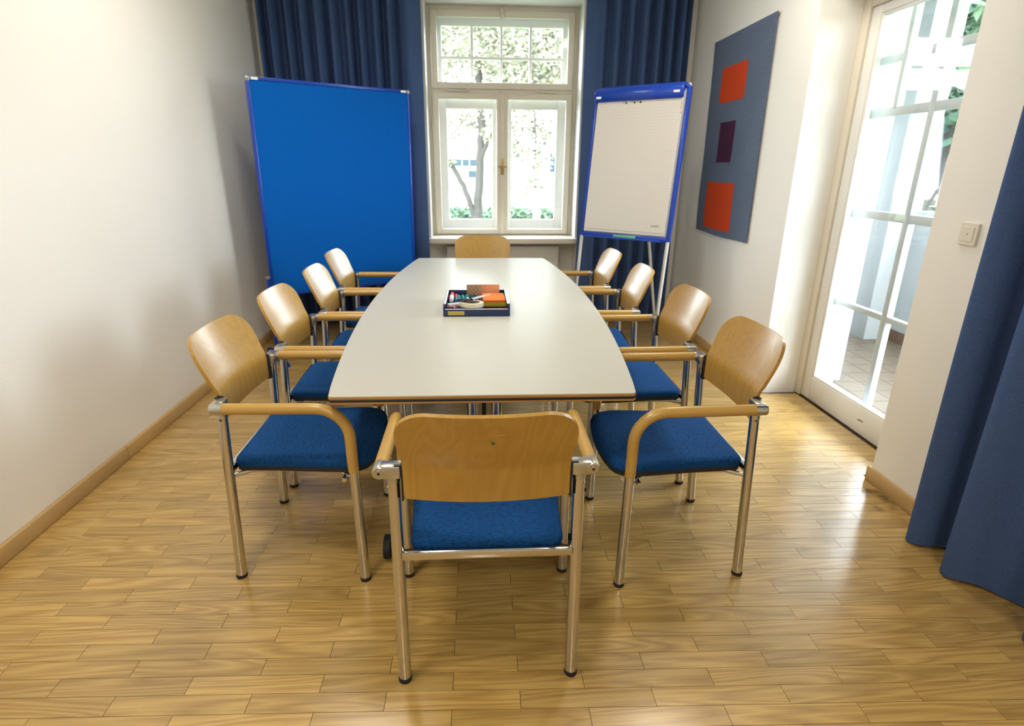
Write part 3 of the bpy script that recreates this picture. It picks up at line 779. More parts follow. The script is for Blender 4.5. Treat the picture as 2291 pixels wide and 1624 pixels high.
g = MB(); g.rings([[(x, y, 0.7195) for x, y in boat(0.004)], [(x, y, 0.7200) for x, y in boat(0.0)], [(x, y, 0.724) for x, y in boat(-0.0022)], [(x, y, 0.728) for x, y in boat(0.0)], [(x, y, 0.7285) for x, y in boat(0.004)]], False, False)
g.build('edge_bumper', 'rubber', tab, angle=60)
for x in (-0.10, 0.10): MB().box((x - 0.02, -1.30, 0.672), (x + 0.02, 1.30, 0.7125), 0.002).build('under_beam', 'seat_pan', tab)
for y in (-1.275, 0.98):
    foot = MB()
    sec = []
    for i in range(13):
        f = -1 + 2 * i / 12; zc = 0.075 - 0.028 * f * f; hh = 0.020 - 0.006 * abs(f)
        sec.append([(0.37 * f, y - 0.028, zc - hh), (0.37 * f, y + 0.028, zc - hh), (0.37 * f, y + 0.022, zc + hh), (0.37 * f, y - 0.022, zc + hh)])
    foot.rings(sec); foot.build('foot_beam', 'black', tab, angle=30)
    for x in (-0.043, 0.043): MB().tube([(x, y, 0.07), (x, y, 0.675)], 0.019, 18).build('column', 'chrome', tab)
    MB().tube([(0.0, y + 0.02, 0.09), (0.0, y + 0.02, 0.675)], 0.008, 10).build('column_rod', 'black', tab)
    MB().box((-0.16, y - 0.05, 0.668), (0.16, y + 0.05, 0.7125), 0.004).build('head_plate', 'black', tab)
    for x in (-0.375, 0.362):
        c = MB().tube([(x - 0.012, y, 0.046), (x + 0.012, y, 0.046)], 0.046, 24).tube([(x - 0.016, y, 0.046), (x + 0.016, y, 0.046)], 0.018, 16).build('caster', 'rubber', tab)

# ------------------------------------------------------------------ tray with moderation material on the table
TZ = 0.7403
tx0, tx1, tya, tyb, th_ = -0.168, 0.158, 2.708, 3.068, 0.060
tr = empty('desk_tray', ((tx0 + tx1) / 2, (tya + tyb) / 2, TZ)); tag(tr, 'open navy plastic tray of workshop supplies on the conference table', 'tray')
W2, D2 = (tx1 - tx0) / 2, (tyb - tya) / 2
MB().box((-W2, -D2, 0), (W2, D2, 0.004), 0.001).build('tray_base', 'tray', tr)
for s in (-1, 1):
    MB().prism([(-D2, 0.004), (D2, 0.004), (D2, th_), (-D2 + 0.015, th_), (-D2, th_ - 0.012)], s * W2 - s * 0.006 if s > 0 else -W2, s * W2 if s > 0 else -W2 + 0.006).xf(Matrix(((0, 0, 1, 0), (1, 0, 0, 0), (0, 1, 0, 0), (0, 0, 0, 1)))).build('tray_side', 'tray', tr, smooth=False)
    MB().box((s * (W2 - 0.014), -D2 + 0.016, th_ - 0.003), (s * W2, D2, th_ + 0.001), 0.001).build('side_lip', 'tray_edge', tr)
MB().box((-W2 + 0.006, D2 - 0.006, 0.004), (W2 - 0.006, D2, th_ - 0.002), 0.001).build('tray_back', 'tray', tr)
MB().box((-W2 + 0.006, -D2, 0.004), (W2 - 0.006, -D2 + 0.006, 0.034), 0.001).build('tray_front', 'tray', tr)
MB().box((-W2 + 0.010, -D2 + 0.0005, 0.034), (W2 - 0.010, -D2 + 0.008, 0.0375), 0.001).build('front_lip', 'tray_edge', tr)
lbl = MB().box((-0.140, -D2 - 0.0012, 0.008), (-0.060, -D2, 0.0265), 0.0004).build('name_label', 'yellow_label', tr)
def text(body, name, size, mat, parent, loc, rot):
    cu = bpy.data.curves.new(name, 'FONT'); cu.body = body; cu.size = size; cu.align_x = 'CENTER'; cu.align_y = 'CENTER'; cu.extrude = 0.0002
    tmp = bpy.data.objects.new(name + '_curve', cu); C.objects.link(tmp)
    dg = bpy.context.evaluated_depsgraph_get()
    me = bpy.data.meshes.new_from_object(tmp.evaluated_get(dg)); bpy.data.objects.remove(tmp); me.name = name
    me.materials.clear(); me.materials.append(M[mat])
    o = bpy.data.objects.new(name, me); C.objects.link(o); o.parent = parent; o.location = loc; o.rotation_euler = rot
    return o
text('MODERATIONSKOFFER 2', 'label_text', 0.0066, 'ink', lbl, (-0.100, -D2 - 0.0014, 0.0175), (R(90), 0, 0))

TF = TZ + 0.0045
def rod(name, p, q, r, mat, label, cat, group=None, cap=None, capmat=None, capf=0.35, bandm=None):
    p, q = Vector(p), Vector(q); root = empty(name, p); tag(root, label, cat, group); d = q - p
    MB().tube([(0, 0, 0), d * 0.02, d * (1 - capf), d * (1 - capf) + d.normalized() * 0.0005], [r * 0.8, r, r, r * 0.9], 14).build('barrel', mat, root)
    if cap:
        MB().tube([d * (1 - capf), d * 0.97, d], [r * 1.08, r * 1.08, r * 0.8], 14).build('cap', capmat, root)
    return root
teal = flat('teal_cap', (0.0, 0.25, 0.22)); white = flat('marker_white', (0.75, 0.76, 0.76)); navy = flat('navy_cap', (0.01, 0.05, 0.16)); red = flat('red_cap', (0.55, 0.02, 0.05)); blueb = flat('blue_barrel', (0.02, 0.20, 0.36))
for i, (x, cm, cn_, bm_) in enumerate(((-0.098, teal, 'leftmost of the three teal-capped markers lying in the tray', blueb), (-0.076, teal, 'middle one of the three teal-capped markers lying in the tray', blueb), (-0.054, teal, 'teal-capped marker next to the dark blue ones in the tray', white), (-0.031, navy, 'dark blue marker beside the teal-capped ones in the tray', blueb), (-0.008, navy, 'rightmost dark blue marker in the tray, by the orange cards', navy))):
    rod('marker', (x + 0.012, 2.900, TF + 0.018), (x - 0.006, 3.014, TF + 0.030), 0.009, bm_, cn_, 'marker', 'markers in the tray', True, cm, 0.4)
for i, (x, dz, lab) in enumerate(((-0.150, 0.012, 'red-capped marker against the left side of the tray'), (-0.116, 0.020, 'red-capped marker beside the teal markers in the tray'))):
    rod('marker', (x + 0.006, 2.905, TF + dz), (x, 3.03, TF + dz + 0.012), 0.009, blueb, lab, 'marker', 'markers in the tray', True, red, 0.45)
gs = empty('glue_bottle', (-0.134, 2.93, TF + 0.034)); tag(gs, 'small white bottle with a red cap lying on the red markers', 'bottle')
MB().tube([(0, -0.06, 0.006), (0, -0.052, 0.006), (0, 0.01, 0.012), (0, 0.022, 0.014)], [0.009, 0.011, 0.011, 0.007], 14).build('bottle_body', white, gs)
MB().tube([(0, 0.020, 0.0138), (0, 0.052, 0.017), (0, 0.056, 0.0174)], [0.010, 0.010, 0.007], 14).build('bottle_cap', red, gs)
rod('correction_pen', (-0.155, 2.845, TF + 0.020), (-0.085, 2.856, TF + 0.022), 0.011, white, 'thick white pen lying across the left of the tray', 'pen', None, True, white, 0.3)
yt = empty('glue_tube', (-0.078, 2.850, TF + 0.022)); tag(yt, 'yellow tube with black print lying left of the scissors', 'tube')
MB().tube([(0, 0, 0), (0.004, 0, 0), (0.055, 0.004, 0.001), (0.062, 0.005, 0.001)], [0.009, 0.012, 0.011, 0.007], 14).build('tube_body', flat('yellow_tube', (0.70, 0.52, 0.02)), yt)
MB().tube([(-0.010, -0.001, 0), (0.0005, 0, 0)], 0.0115, 14).build('tube_cap', white, yt)
MB().box((0.014, -0.0125, -0.004), (0.020, -0.0118, 0.005)).box((0.024, -0.0122, -0.003), (0.027, -0.0115, 0.004)).box((0.031, -0.012, -0.004), (0.035, -0.011, 0.003)).build('tube_print', 'ink', yt, smooth=False)
tpz = empty('masking_tape', (-0.030, 2.772, TF + 0.0345)); tag(tpz, 'cream roll of masking tape lying in the front of the tray', 'tape roll')
tpz.rotation_euler = (R(-2), R(1), 0)
MB().lathe([(0.060, 0), (0.060, 0.018), (0.059, 0.019), (0.043, 0.019), (0.042, 0.018), (0.042, 0)], 40, closed=True).build('tape', flat('masking_tape', (0.68, 0.62, 0.47)), tpz)
MB().lathe([(0.0418, 0.0008), (0.0418, 0.0182), (0.039, 0.0182), (0.039, 0.0008)], 40, closed=True).build('tape_core', flat('tape_core', (0.45, 0.36, 0.24)), tpz)
sc = empty('scissors', (-0.030, 2.795, TF + 0.057)); tag(sc, 'scissors with black handles lying across the tape roll', 'scissors')
for k, (dy, a) in enumerate(((0.0, 30), (0.004, 36))):
    ca, sa = math.cos(R(a)), math.sin(R(a))
    MB().prism([(0, -0.007), (0.06, -0.006), (0.115, 0.0), (0.06, 0.004), (0, 0.006)], 0.001 + k * 0.0022, 0.003 + k * 0.0022).xf(Matrix.Translation((0.005, dy, 0.004)) @ Matrix.Rotation(R(a), 4, 'Z') @ Matrix.Rotation(R(-5), 4, 'Y')).build('blade', flat('steel_blade', (0.62, 0.62, 0.64), 0.3), sc)
for k, (cx, cy_, rx, ry, a) in enumerate(((-0.048, -0.004, 0.027, 0.012, 12), (-0.028, -0.020, 0.024, 0.013, 50))):
    pts = [(cx + rx * math.cos(q) * math.cos(R(a)) - ry * math.sin(q) * math.sin(R(a)), cy_ + rx * math.cos(q) * math.sin(R(a)) + ry * math.sin(q) * math.cos(R(a)), 0.002 + 0.002 * k) for q in [2 * math.pi * i / 20 for i in range(21)]]
    MB().tube(pts, 0.0045, 8).tube([(cx + rx * math.cos(R(a)), cy_ + rx * math.sin(R(a)), 0.002 + 0.002 * k), (0.006, 0.002, 0.004)], 0.005, 8).build('handle', 'black', sc)
MB().tube([(0.006, 0.002, 0.000), (0.006, 0.002, 0.009)], 0.0045, 10).build('pivot_screw', 'chrome', sc)
# card stacks
def card_stack(name, x0, x1, y0, y1, z0, z1, col, label, n_=6, tilt=0.0, curl=0.0):
    root = empty(name, ((x0 + x1) / 2, (y0 + y1) / 2, z0)); tag(root, label, 'cards', 'card stacks in the tray'); root.rotation_euler = (0, 0, R(tilt))
    hx, hy = (x1 - x0) / 2, (y1 - y0) / 2; t_ = (z1 - z0) / n_
    for i in range(n_):
        dx, dy = random.uniform(-.0025, .0025), random.uniform(-.003, .003)
        vs = []; nn = 8
        for s in (0, 1):
            for j in range(nn + 1):
                f = j / nn; cz = curl * math.sin(f * math.pi)
                for xx in (-hx, hx): vs.append((xx + dx, -hy + 2 * hy * f + dy, i * t_ + s * t_ * 0.82 + cz))
        S = 2 * (nn + 1); fs = []
        for j in range(nn):
            a = 2 * j; q = (a, a + 1, a + 3, a + 2); fs += [q, tuple(S + k for k in reversed(q)), (a, a + 2, S + a + 2, S + a), (a + 1, S + a + 1, S + a + 3, a + 3)]
        fs += [(0, S, S + 1, 1), (2 * nn, 2 * nn + 1, S + 2 * nn + 1, S + 2 * nn)]
        c_ = tuple(min(1, v * random.uniform(0.85, 1.1)) for v in col)
        MB().add(vs, fs).build('card', flat('%s_%d' % (name, i % 3), c_, 0.8), root, smooth=False)
    return root
card_stack('red_card_stack', 0.032, 0.147, 2.842, 3.018, TF, TF + 0.014, (0.22, 0.03, 0.04), 'dark red cards at the bottom of the stack in the tray', 4)
card_stack('yellow_card_stack', 0.030, 0.148, 2.838, 3.018, TF + 0.0142, TF + 0.034, (0.50, 0.42, 0.05), 'yellow cards in the middle of the stack in the tray', 6)
card_stack('orange_card_stack', 0.028, 0.140, 2.845, 3.016, TF + 0.0342, TF + 0.046, (0.95, 0.22, 0.035), 'orange cards on top of the stack in the tray', 4, 1.5)
# chequered card standing at the back
cm, cnt, cb = new_mat('chequered_card'); Lk = cnt.links
tc = N(cnt, 'ShaderNodeTexCoord'); ck = N(cnt, 'ShaderNodeTexChecker', Scale=90.0); Lk.new(tc.outputs['Object'], ck.inputs['Vector'])
ck.inputs['Color1'].default_value = (0.42, 0.22, 0.12, 1); ck.inputs['Color2'].default_value = (0.22, 0.17, 0.11, 1)
sp = N(cnt, 'ShaderNodeSeparateXYZ'); Lk.new(tc.outputs['Object'], sp.inputs[0])
mr = N(cnt, 'ShaderNodeMapRange', clamp=True); mr.inputs['From Min'].default_value = -0.03; mr.inputs['From Max'].default_value = 0.02; Lk.new(sp.outputs['X'], mr.inputs['Value'])
mx = N(cnt, 'ShaderNodeMix', data_type='RGBA'); Lk.new(mr.outputs[0], mx.inputs[0]); Lk.new(ck.outputs['Color'], mx.inputs[6]); mx.inputs[7].default_value = (0.62, 0.26, 0.13, 1); Lk.new(mx.outputs[2], cb.inputs['Base Color']); cb.inputs['Roughness'].default_value = 0.7
M['cheq'] = cm
st_ = empty('card_pad', (0.030, 3.027, TF)); tag(st_, 'chequered brown and pink card pad standing at the back of the tray', 'card pad')
p_ = MB().box((-0.088, 0.0, 0.0), (0.088, 0.006, 0.088), 0.0008).xf(Matrix.Rotation(R(-8), 4, 'X')).build('pad_cover', 'cheq', st_)
MB().box((-0.086, 0.0062, 0.001), (0.086, 0.0090, 0.086)).xf(Matrix.Rotation(R(-8), 4, 'X')).build('pad_sheets', white, st_, smooth=False)
# pin box with coloured pins
pb = empty('pin_box', (-0.126, 2.765, TF)); tag(pb, 'small clear box at the front left of the tray', 'box')
MB().box((-0.030, -0.028, 0), (0.030, 0.028, 0.018), 0.001).box((-0.030, -0.028, 0.018), (-0.028, 0.028, 0.036)).box((0.028, -0.028, 0.018), (0.030, 0.028, 0.036)).box((-0.028, 0.026, 0.018), (0.028, 0.028, 0.036)).box((-0.028, -0.028, 0.018), (0.028, -0.026, 0.036)).build('box_shell', 'glass', pb, smooth=False)
random.seed(5)
for i in range(15):
    c_ = (red, red, navy, white)[i % 4]
    gx, gy = (i % 5 - 2) * 0.0108, (i // 5 - 1) * 0.0155
    pin = MB().lathe([(0, 0), (0.004, 0.0005), (0.0042, 0.004), (0.0025, 0.006), (0.0026, 0.012), (0.005, 0.0135), (0.0048, 0.017), (0, 0.0178)], 10).build('push_pin', c_)
    pin.location = (-0.126 + gx + random.uniform(-.001, .001), 2.765 + gy, TF + 0.0184)
    tag(pin, '%s push pin in the clear box in the tray' % ('red', 'red', 'dark blue', 'white')[i % 4], 'pin', '%s push pins in the box' % ('red', 'red', 'blue', 'white')[i % 4])

# ------------------------------------------------------------------ pinboard
pbd = empty('pinboard', (-1.043, 4.638, 0), R(33.02)); tag(pbd, 'large blue felt pinboard standing at an angle in the left back corner', 'pinboard')
lean = Matrix.Translation((0, 0, 0.491)) @ Matrix.Rotation(R(1.65), 4, 'X')
BW, BH = 1.2, 1.498
MB().box((-BW / 2 + 0.010, -0.008, 0.012), (BW / 2 - 0.010, 0.012, BH - 0.012)).xf(lean).build('felt_panel', 'felt', pbd, smooth=False)
def bar(a, b_, name, mat, bev=0.003): return MB().box(a, b_, bev).xf(lean).build(name, mat, pbd)
bar((-BW / 2, -0.014, 0.02), (-BW / 2 + 0.022, 0.018, BH - 0.02), 'frame_rail', 'blue_metal'); bar((BW / 2 - 0.022, -0.014, 0.02), (BW / 2, 0.018, BH - 0.02), 'frame_rail', 'blue_metal')
bar((-BW / 2 + 0.02, -0.014, 0), (BW / 2 - 0.02, 0.018, 0.022), 'frame_rail', 'blue_metal'); bar((-BW / 2 + 0.02, -0.014, BH - 0.022), (BW / 2 - 0.02, 0.018, BH), 'frame_rail', 'blue_metal')
for x in (-1, 1):
    for z in (0.0, BH - 0.028):
        bar((x * (BW / 2 - 0.028), -0.017, z - 0.002), (x * (BW / 2 + 0.003), 0.020, z + 0.030), 'corner_cap', 'grey_cap', 0.008)
    bar((x * (BW / 2 - 0.055) - 0.022, -0.0150, BH - 0.020), (x * (BW / 2 - 0.055) + 0.022, -0.0138, BH - 0.004), 'sticker', 'sticker', 0.0)
    MB().box((x * (BW / 2 + 0.001), -0.012, 0.02), (x * (BW / 2 + 0.026), 0.016, 0.64), 0.004).build('leg', 'blue_metal', pbd)
    MB().box((x * (BW / 2 + 0.000), -0.016, 0.625), (x * (BW / 2 + 0.029), 0.020, 0.650), 0.004).build('leg_cap', 'grey_cap', pbd)
    MB().box((x * (BW / 2 + 0.0135) - 0.02, -0.25, 0.0), (x * (BW / 2 + 0.0135) + 0.02, 0.25, 0.03), 0.006).build('foot', 'blue_metal', pbd)

# ------------------------------------------------------------------ flipchart
flp = empty('flipchart', (1.056, 4.134, 0), R(-39.4)); tag(flp, 'blue-framed flipchart easel with a blank squared pad by the window', 'flipchart')
FW, FH = 0.705, 1.036
fl = Matrix.Translation((0, 0, 0.945)) @ Matrix.Rotation(R(-7.6), 4, 'X')
def fpart(mb, name, mat, angle=35, smooth=True): return mb.xf(fl).build(name, mat, flp, angle=angle, smooth=smooth)
fpart(MB().box((-FW / 2 + 0.01, 0.002, 0.01), (FW / 2 - 0.01, 0.014, FH - 0.01)), 'back_panel', 'board_white', smooth=False)
for a, b_ in (((-FW / 2, -0.010, 0.0), (-FW / 2 + 0.026, 0.020, FH - 0.03)), ((FW / 2 - 0.030, -0.010, 0.0), (FW / 2, 0.022, FH - 0.03)), ((-FW / 2 + 0.02, -0.010, 0.0), (FW / 2 - 0.02, 0.020, 0.034)), ((-FW / 2 + 0.05, -0.006, FH - 0.028), (FW / 2 - 0.05, 0.022, FH))):
    fpart(MB().box(a, b_, 0.006), 'frame_rail', 'blue_metal')
for s in (-1, 1):
    c0 = (s * (FW / 2 - 0.062), FH - 0.062)
    pts = [(c0[0] + s * 0.047 * math.cos(R(a)), 0.006, c0[1] + 0.047 * math.sin(R(a))) for a in range(0, 91, 15)]
    fpart(MB().tube(pts, 0.0155, 12), 'frame_corner', 'blue_metal')
cp = []
for i in range(11):
    a = R(-20 + 220 * i / 10); cp.append((-0.012 - 0.020 * math.cos(a) * 0.9, FH - 0.062 + 0.040 * math.sin(a)))
sec = []
for x in (-FW / 2 + 0.010, -FW / 2 + 0.018, FW / 2 - 0.050, FW / 2 - 0.042):
    k = 0.8 if x in (-FW / 2 + 0.010, FW / 2 - 0.042) else 1.0
    sec.append([(x, -0.016 + 0.026 * math.cos(2 * math.pi * i / 18) * k, FH - 0.058 + 0.046 * math.sin(2 * math.pi * i / 18) * k) for i in range(18)])
fpart(MB().rings(sec), 'clamp_bar', 'blue_metal', 40)
for x0, x1, z in ((-FW / 2 + 0.030, -FW / 2 + 0.070, FH - 0.078), (FW / 2 - 0.105, FW / 2 - 0.062, FH - 0.066)):
    fpart(MB().box((x0, -0.0430, z - 0.008), (x1, -0.0385, z + 0.008), 0.002), 'sticker', 'sticker')
pad = fpart(MB().box((-FW / 2 + 0.032, -0.012, 0.040), (FW / 2 - 0.040, -0.0005, FH - 0.06)).box((-FW / 2 + 0.034, -0.0145, 0.058), (FW / 2 - 0.054, -0.0125, FH - 0.06)), 'paper_pad', 'paper', smooth=False)
fpart(MB().box((-0.075, -0.0125, 0.004), (0.10, -0.0100, 0.026), 0.001), 'green_strip', 'green_tape')
for k in range(6):
    x = -0.125 + k * 0.022 + (0.02 if k > 1 else 0)
    fpart(MB().box((x, -0.0150, FH - 0.112 - 0.010 * (k % 2)), (x + 0.013, -0.0146, FH - 0.108)), 'ink_mark', 'ink', smooth=False)
fpart(MB().box((FW / 2 - 0.050, -0.0126, FH - 0.17), (FW / 2 - 0.047, -0.0121, FH - 0.12)).box((FW / 2 - 0.049, -0.0126, FH - 0.20), (FW / 2 - 0.045, -0.0121, FH - 0.185)), 'red_mark', 'red_ink', smooth=False)
tx = text('Landré', 'pad_print', 0.021, 'ink', flp, (0, 0, 0), (0, 0, 0)); tx.matrix_local = fl @ Matrix.Translation((0.235, -0.0148, 0.105)) @ Matrix.Rotation(R(90), 4, 'X')
fpart(MB().box((-FW / 2 + 0.06, -0.045, -0.004), (FW / 2 - 0.06, -0.008, 0.002), 0.001).box((-FW / 2 + 0.06, -0.046, -0.004), (FW / 2 - 0.06, -0.043, 0.010), 0.001), 'pen_ledge', 'blue_metal')
# legs continue the lean of the board to the floor, third leg behind
for s in (-1, 1):
    z_top = 0.955; yb_ = 0.945 * math.tan(R(7.6))
    MB().tube([(s * (FW / 2 - 0.014), -yb_, 0.012), (s * (FW / 2 - 0.014), 0.004, z_top)], 0.0125, 12).build('leg', 'alu', flp)
    MB().lathe([(0.016, 0), (0.017, 0.004), (0.015, 0.02)], 14, (s * (FW / 2 - 0.014), -yb_, 0)).build('foot_cap', 'rubber', flp)
MB().tube([(0.132, 0.525, 0.012), (0.087, 0.125, 1.30)], 0.011, 12).build('leg', 'alu', flp)
MB().lathe([(0.015, 0), (0.016, 0.004), (0.014, 0.02)], 14, (0.132, 0.525, 0)).build('foot_cap', 'rubber', flp)
MB().tube([(0.087, 0.125, 1.30), (0.087, 0.070, 1.305)], 0.009, 10).build('leg_hinge', 'blue_metal', flp)
MB().box((-0.30, 0.05, 1.27), (0.30, 0.078, 1.33), 0.004).build('cross_beam', 'blue_metal', flp)

# ------------------------------------------------------------------ ceiling lamps above the frame; those over the chair rows are added fill
for i, (x, y, watt, lab) in enumerate(LAMPS):
    lp = empty('ceiling_lamp', (x, y, ZC)); tag(lp, lab, 'ceiling lamp', 'ceiling lamps')
    MB().lathe([(0.20, -0.001), (0.215, -0.03), (0.21, -0.045)], 32).build('lamp_base', 'sticker', lp)
    MB().lathe([(0.205, -0.040), (0.205, -0.060), (0.17, -0.082), (0.10, -0.095), (0.0, -0.098)], 32).build('lamp_shade', 'lamp_glow', lp)
    d = bpy.data.lights.new('lamp_light', 'AREA'); d.shape = 'DISK'; d.size = 0.42; d.energy = watt; d.color = (1.0, 0.93, 0.82)
    lo = bpy.data.objects.new('lamp_light', d); C.objects.link(lo); lo.parent = lp; lo.location = (0, 0, -0.105)

# ------------------------------------------------------------------ outside: balcony
BZ = -0.05
bal = MB().box((2.42, 0.8, BZ - 0.2), (3.95, 5.4, BZ - 0.004)).build('balcony_floor', 'tile_joint', smooth=False); struct(bal)
tile = None
for iy in range(22):
    for ix in range(7):
        x = 2.425 + ix * 0.195; y = 1.0 + iy * 0.185
        if x + 0.19 > 3.80 or y + 0.18 > 5.08: continue
        if tile is None:
            tile = MB().box((0.002, 0.002, -0.004), (0.191, 0.181, 0), 0.0).build('tile', 'tile', bal, smooth=False); o = tile
        else:
            o = bpy.data.objects.new('tile', tile.data); C.objects.link(o); o.parent = bal
        o.location = (x, y, BZ)
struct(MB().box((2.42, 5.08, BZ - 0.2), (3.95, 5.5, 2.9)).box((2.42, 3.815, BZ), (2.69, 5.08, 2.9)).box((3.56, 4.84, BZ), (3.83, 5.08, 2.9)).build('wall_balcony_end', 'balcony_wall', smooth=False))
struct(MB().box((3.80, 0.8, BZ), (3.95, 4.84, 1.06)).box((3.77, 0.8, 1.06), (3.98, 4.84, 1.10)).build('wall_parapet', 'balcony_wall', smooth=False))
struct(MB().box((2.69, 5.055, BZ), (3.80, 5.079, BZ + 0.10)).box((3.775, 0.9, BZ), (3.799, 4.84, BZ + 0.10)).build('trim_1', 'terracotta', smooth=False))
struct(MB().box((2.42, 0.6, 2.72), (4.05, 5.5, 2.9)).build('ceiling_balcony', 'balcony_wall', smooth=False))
pl = empty('parapet_planter', (3.86, 4.62, 1.10)); tag(pl, 'low dark bowl standing on the balcony parapet beyond the door', 'bowl')
MB().lathe([(0.05, 0), (0.09, 0.02), (0.115, 0.045), (0.118, 0.05), (0.105, 0.05), (0.08, 0.028), (0.0, 0.02)], 24).build('bowl', 'coping', pl)

# ------------------------------------------------------------------ outside: ground, trees, buildings
GZ = -2.6
struct(MB().box((-60, 6.2, GZ - 0.2), (90, 120, GZ)).box((4.2, -40, GZ - 0.2), (90, 6.2, GZ)).build('ground', 'grass', smooth=False))
def tree(name, base, stems, blobs, nleaf, mat, label, group, leaf=0.09, seed=1):
    rnd = random.Random(seed); root = empty(name, base); tag(root, label, 'tree', group); B = Vector(base)
    for k, (pts, r0, r1) in enumerate(stems):
        P = catmull([Vector(p) - B for p in pts], 5); n_ = len(P)
        P = [p + Vector((rnd.uniform(-1, 1), rnd.uniform(-1, 1), 0)) * 0.015 for p in P]
        MB().tube(P, [r0 + (r1 - r0) * i / (n_ - 1) for i in range(n_)], 9).build('trunk' if k == 0 else 'branch', 'trunk', root)
    vs = []; fs = []; tn = []
    tot = sum(b_[3] ** 2 for b_ in blobs)
    for (x, y, z, r_) in blobs:
        for _ in range(int(nleaf * r_ ** 2 / tot)):
            while True:
                p = Vector((rnd.uniform(-1, 1), rnd.uniform(-1, 1), rnd.uniform(-1, 1)))
                if p.length < 1: break
            c_ = Vector((x, y, z)) - B + Vector((p.x * r_, p.y * r_, p.z * r_ * 0.7))
            a = Vector((rnd.uniform(-1, 1), rnd.uniform(-1, 1), rnd.uniform(-0.6, 0.6))).normalized(); bb = a.cross(Vector((rnd.uniform(-1, 1), rnd.uniform(-1, 1), rnd.uniform(-1, 1)))).normalized()
            s_ = leaf * rnd.uniform(0.6, 1.3); o_ = len(vs)
            vs += [c_ - a * s_, c_ + bb * s_ * 0.5, c_ + a * s_, c_ - bb * s_ * 0.5]; fs.append((o_, o_ + 1, o_ + 2, o_ + 3)); tn.append(rnd.random())
    o = MB().add(vs, fs).build('foliage', mat, root, smooth=False, fix=False); o['kind'] = 'stuff'
    at_ = o.data.attributes.new('tone', 'FLOAT', 'FACE'); at_.data.foreach_set('value', tn)
    return root
YT = 10.5
tree('plane_tree', (0.02, YT, GZ),
     [([(0.0, YT, GZ), (0.0, YT, -0.6), (0.01, YT, 0.5), (0.06, YT, 1.4), (0.09, YT, 2.0), (0.05, YT, 3.2)], 0.105, 0.055),
      ([(0.0, YT, 0.35), (-0.15, YT, 0.9), (-0.36, YT, 1.35), (-0.62, YT, 1.55), (-1.2, YT, 1.9)], 0.055, 0.03),
      ([(0.06, YT, 1.5), (0.30, YT - 0.2, 2.0), (0.7, YT - 0.3, 2.5), (1.3, YT - 0.3, 3.0)], 0.04, 0.02),
      ([(0.9, YT - 0.3, 2.7), (1.0, YT - 0.4, 1.9), (0.95, YT - 0.4, 1.2)], 0.018, 0.008),
      ([(-0.55, YT, GZ), (-0.55, YT, 0.2), (-0.62, YT, 0.9), (-0.9, YT, 1.6)], 0.09, 0.04)],
     [(-0.35, YT, 2.1, 0.40), (0.1, YT + 0.3, 2.35, 0.5), (0.35, YT - 0.3, 1.95, 0.28), (0.42, YT - 0.4, 1.55, 0.18), (-0.5, YT, 1.5, 0.16), (0.8, YT, 2.2, 0.42), (1.05, YT - 0.4, 1.55, 0.30), (0.95, YT - 0.4, 1.12, 0.22), (0.7, YT, 1.7, 0.25), (1.2, YT, 2.0, 0.3), (-0.2, YT, 3.3, 0.8), (0.7, YT, 3.2, 0.8), (1.4, YT, 3.1, 0.8), (-1.0, YT, 2.8, 0.6), (0.3, YT, 4.2, 1.0), (1.3, YT, 4.2, 1.0), (-0.8, YT, 4.2, 0.9)], 15000, 'leaf',
     'tall tree with forked trunk and yellowing leaves outside the window', 'trees outside', 0.048, 3)
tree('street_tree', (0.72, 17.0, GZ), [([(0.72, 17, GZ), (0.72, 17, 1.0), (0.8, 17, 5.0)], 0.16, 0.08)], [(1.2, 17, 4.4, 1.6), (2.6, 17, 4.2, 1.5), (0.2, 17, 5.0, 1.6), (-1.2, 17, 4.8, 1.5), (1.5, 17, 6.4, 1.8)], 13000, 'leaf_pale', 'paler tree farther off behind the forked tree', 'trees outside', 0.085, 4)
# hedge and fence post seen above the sill
def hedge(name, x0, x1, y, z1, label, seed, mat='leaf_green'):
    rnd = random.Random(seed); root = empty(name, ((x0 + x1) / 2, y, GZ)); tag(root, label, 'hedge')
    B = root.location; vs = []; fs = []; tn = []
    MB().box((x0 - B.x + 0.1, -0.35, 0), (x1 - B.x - 0.1, 0.35, z1 - GZ - 0.15)).build('hedge_core', 'trunk', root, smooth=False)
    for _ in range(int(2600 * (x1 - x0) / 4)):
        p = Vector((rnd.uniform(x0, x1) - B.x, rnd.choice((-1, -1, 1)) * rnd.uniform(0.3, 0.5), rnd.uniform(max(0, z1 - GZ - 1.6), z1 - GZ)))
        if rnd.random() < 0.3: p.y = rnd.uniform(-0.5, 0.5); p.z = z1 - GZ + rnd.uniform(-0.2, 0.05)
        a = Vector((rnd.uniform(-1, 1), rnd.uniform(-1, 1), rnd.uniform(-1, 1))).normalized(); bb = a.orthogonal().normalized(); s_ = rnd.uniform(0.04, 0.10); o_ = len(vs)
        vs += [p - a * s_, p + bb * s_ * .6, p + a * s_, p - bb * s_ * .6]; fs.append((o_, o_ + 1, o_ + 2, o_ + 3)); tn.append(rnd.random())
    o = MB().add(vs, fs).build('foliage', mat, root, smooth=False, fix=False); o['kind'] = 'stuff'
    o.data.attributes.new('tone', 'FLOAT', 'FACE').data.foreach_set('value', tn)
hedge('garden_hedge', -3.0, 4.5, 13.0, 0.52, 'clipped green hedge beyond the window', 8)
po = MB().box((1.20, 12.3, GZ), (1.32, 12.42, 0.50), 0.01).box((1.17, 12.27, 0.50), (1.35, 12.45, 0.56), 0.01).build('gate_post', 'house'); tag(po, 'white gate post in front of the hedge', 'post')
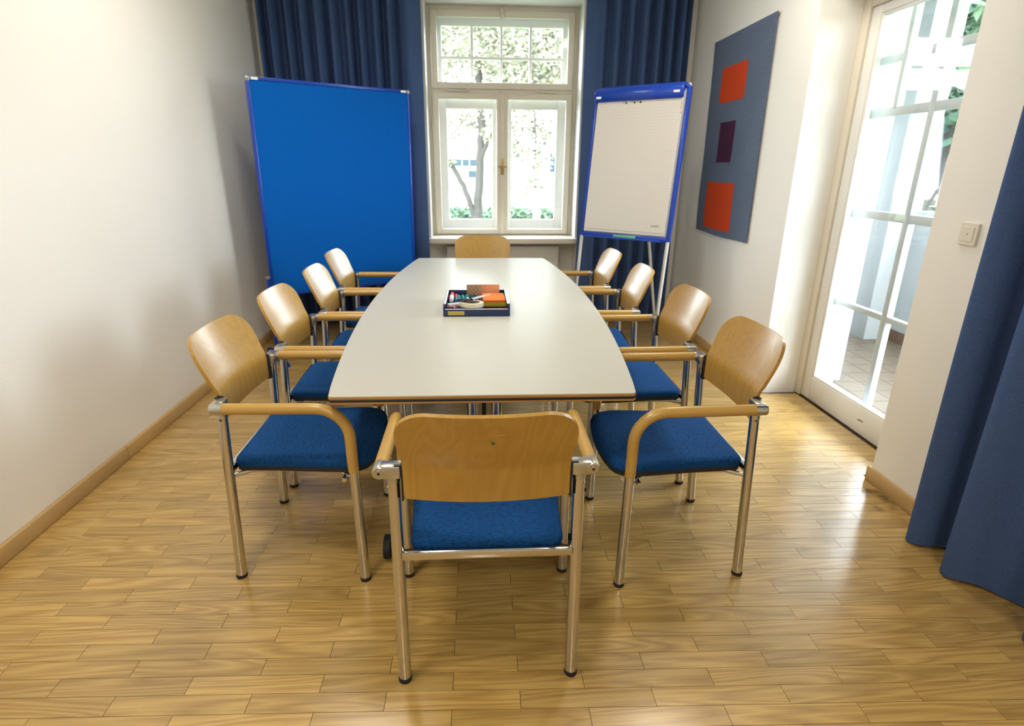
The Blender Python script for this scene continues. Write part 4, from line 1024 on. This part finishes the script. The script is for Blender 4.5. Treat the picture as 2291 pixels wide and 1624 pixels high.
# white house opposite
hs = empty('white_house', (0, 26, GZ)); tag(hs, 'white rendered house with ribbon windows beyond the garden', 'building')
MB().box((-9, 0, 0), (9, 8, 4.85)).build('house_wall', 'house', hs, smooth=False)
MB().box((-9.3, -0.3, 4.85), (9.3, 8.3, 5.05)).build('flat_roof', 'house', hs, smooth=False)
for x0, x1, z0, z1 in ((-1.22, -0.62, 1.42, 1.70), (-0.58, -0.30, 1.42, 1.70), (-0.26, 0.10, 1.42, 1.70), (-0.33, 0.10, 0.95, 1.24), (3.2, 4.2, 1.2, 1.9), (-4.4, -3.2, 1.2, 1.9)):
    f_ = MB().box((x0 - 0.03, -0.03, z0 - GZ - 0.03), (x1 + 0.03, 0.02, z1 - GZ + 0.03)).build('window', 'house', hs, smooth=False)
    MB().box((x0, -0.04, z0 - GZ), (x1, -0.031, z1 - GZ)).build('pane', 'house_glass', f_, smooth=False)
# beyond the balcony
tree('garden_tree', (9.6, 12.0, GZ), [([(9.6, 12, GZ), (9.6, 12, 0.5), (9.7, 12, 4.5)], 0.22, 0.08)], [(9.5, 12.0, 3.2, 1.5), (10.5, 12.6, 4.6, 1.7), (9.3, 12.4, 5.0, 1.5), (8.9, 11.2, 4.3, 1.2), (10.2, 11.6, 2.3, 1.0)], 6000, 'leaf_green', 'green leafy tree beyond the balcony', 'trees outside', 0.13, 6)
ph = empty('pink_house', (15.5, 17.5, GZ)); tag(ph, 'dull pink house in the distance beyond the balcony', 'building')
ph.rotation_euler = (0, 0, R(-38))
MB().box((-5, 0, 0), (5, 6, 4.9)).build('house_wall', 'house_pink', ph, smooth=False)
MB().prism([(-0.5, 4.9), (6.5, 4.9), (3, 7.2)], -5.3, 5.3).xf(Matrix(((0, 0, 1, 0), (1, 0, 0, 0), (0, 1, 0, 0), (0, 0, 0, 1)))).build('roof', 'roof', ph, smooth=False)
for x in (-3, -0.8, 1.4, 3.4):
    f_ = MB().box((x - 0.06, -0.05, 2.34), (x + 0.86, 0.02, 3.66)).build('window', 'house', ph, smooth=False)
    MB().box((x, -0.06, 2.4), (x + 0.8, -0.051, 3.6)).build('pane', 'house_glass', f_, smooth=False)
hedge('balcony_hedge', 5.5, 12.0, 9.0, 0.35, 'dense green hedge below the balcony', 9)
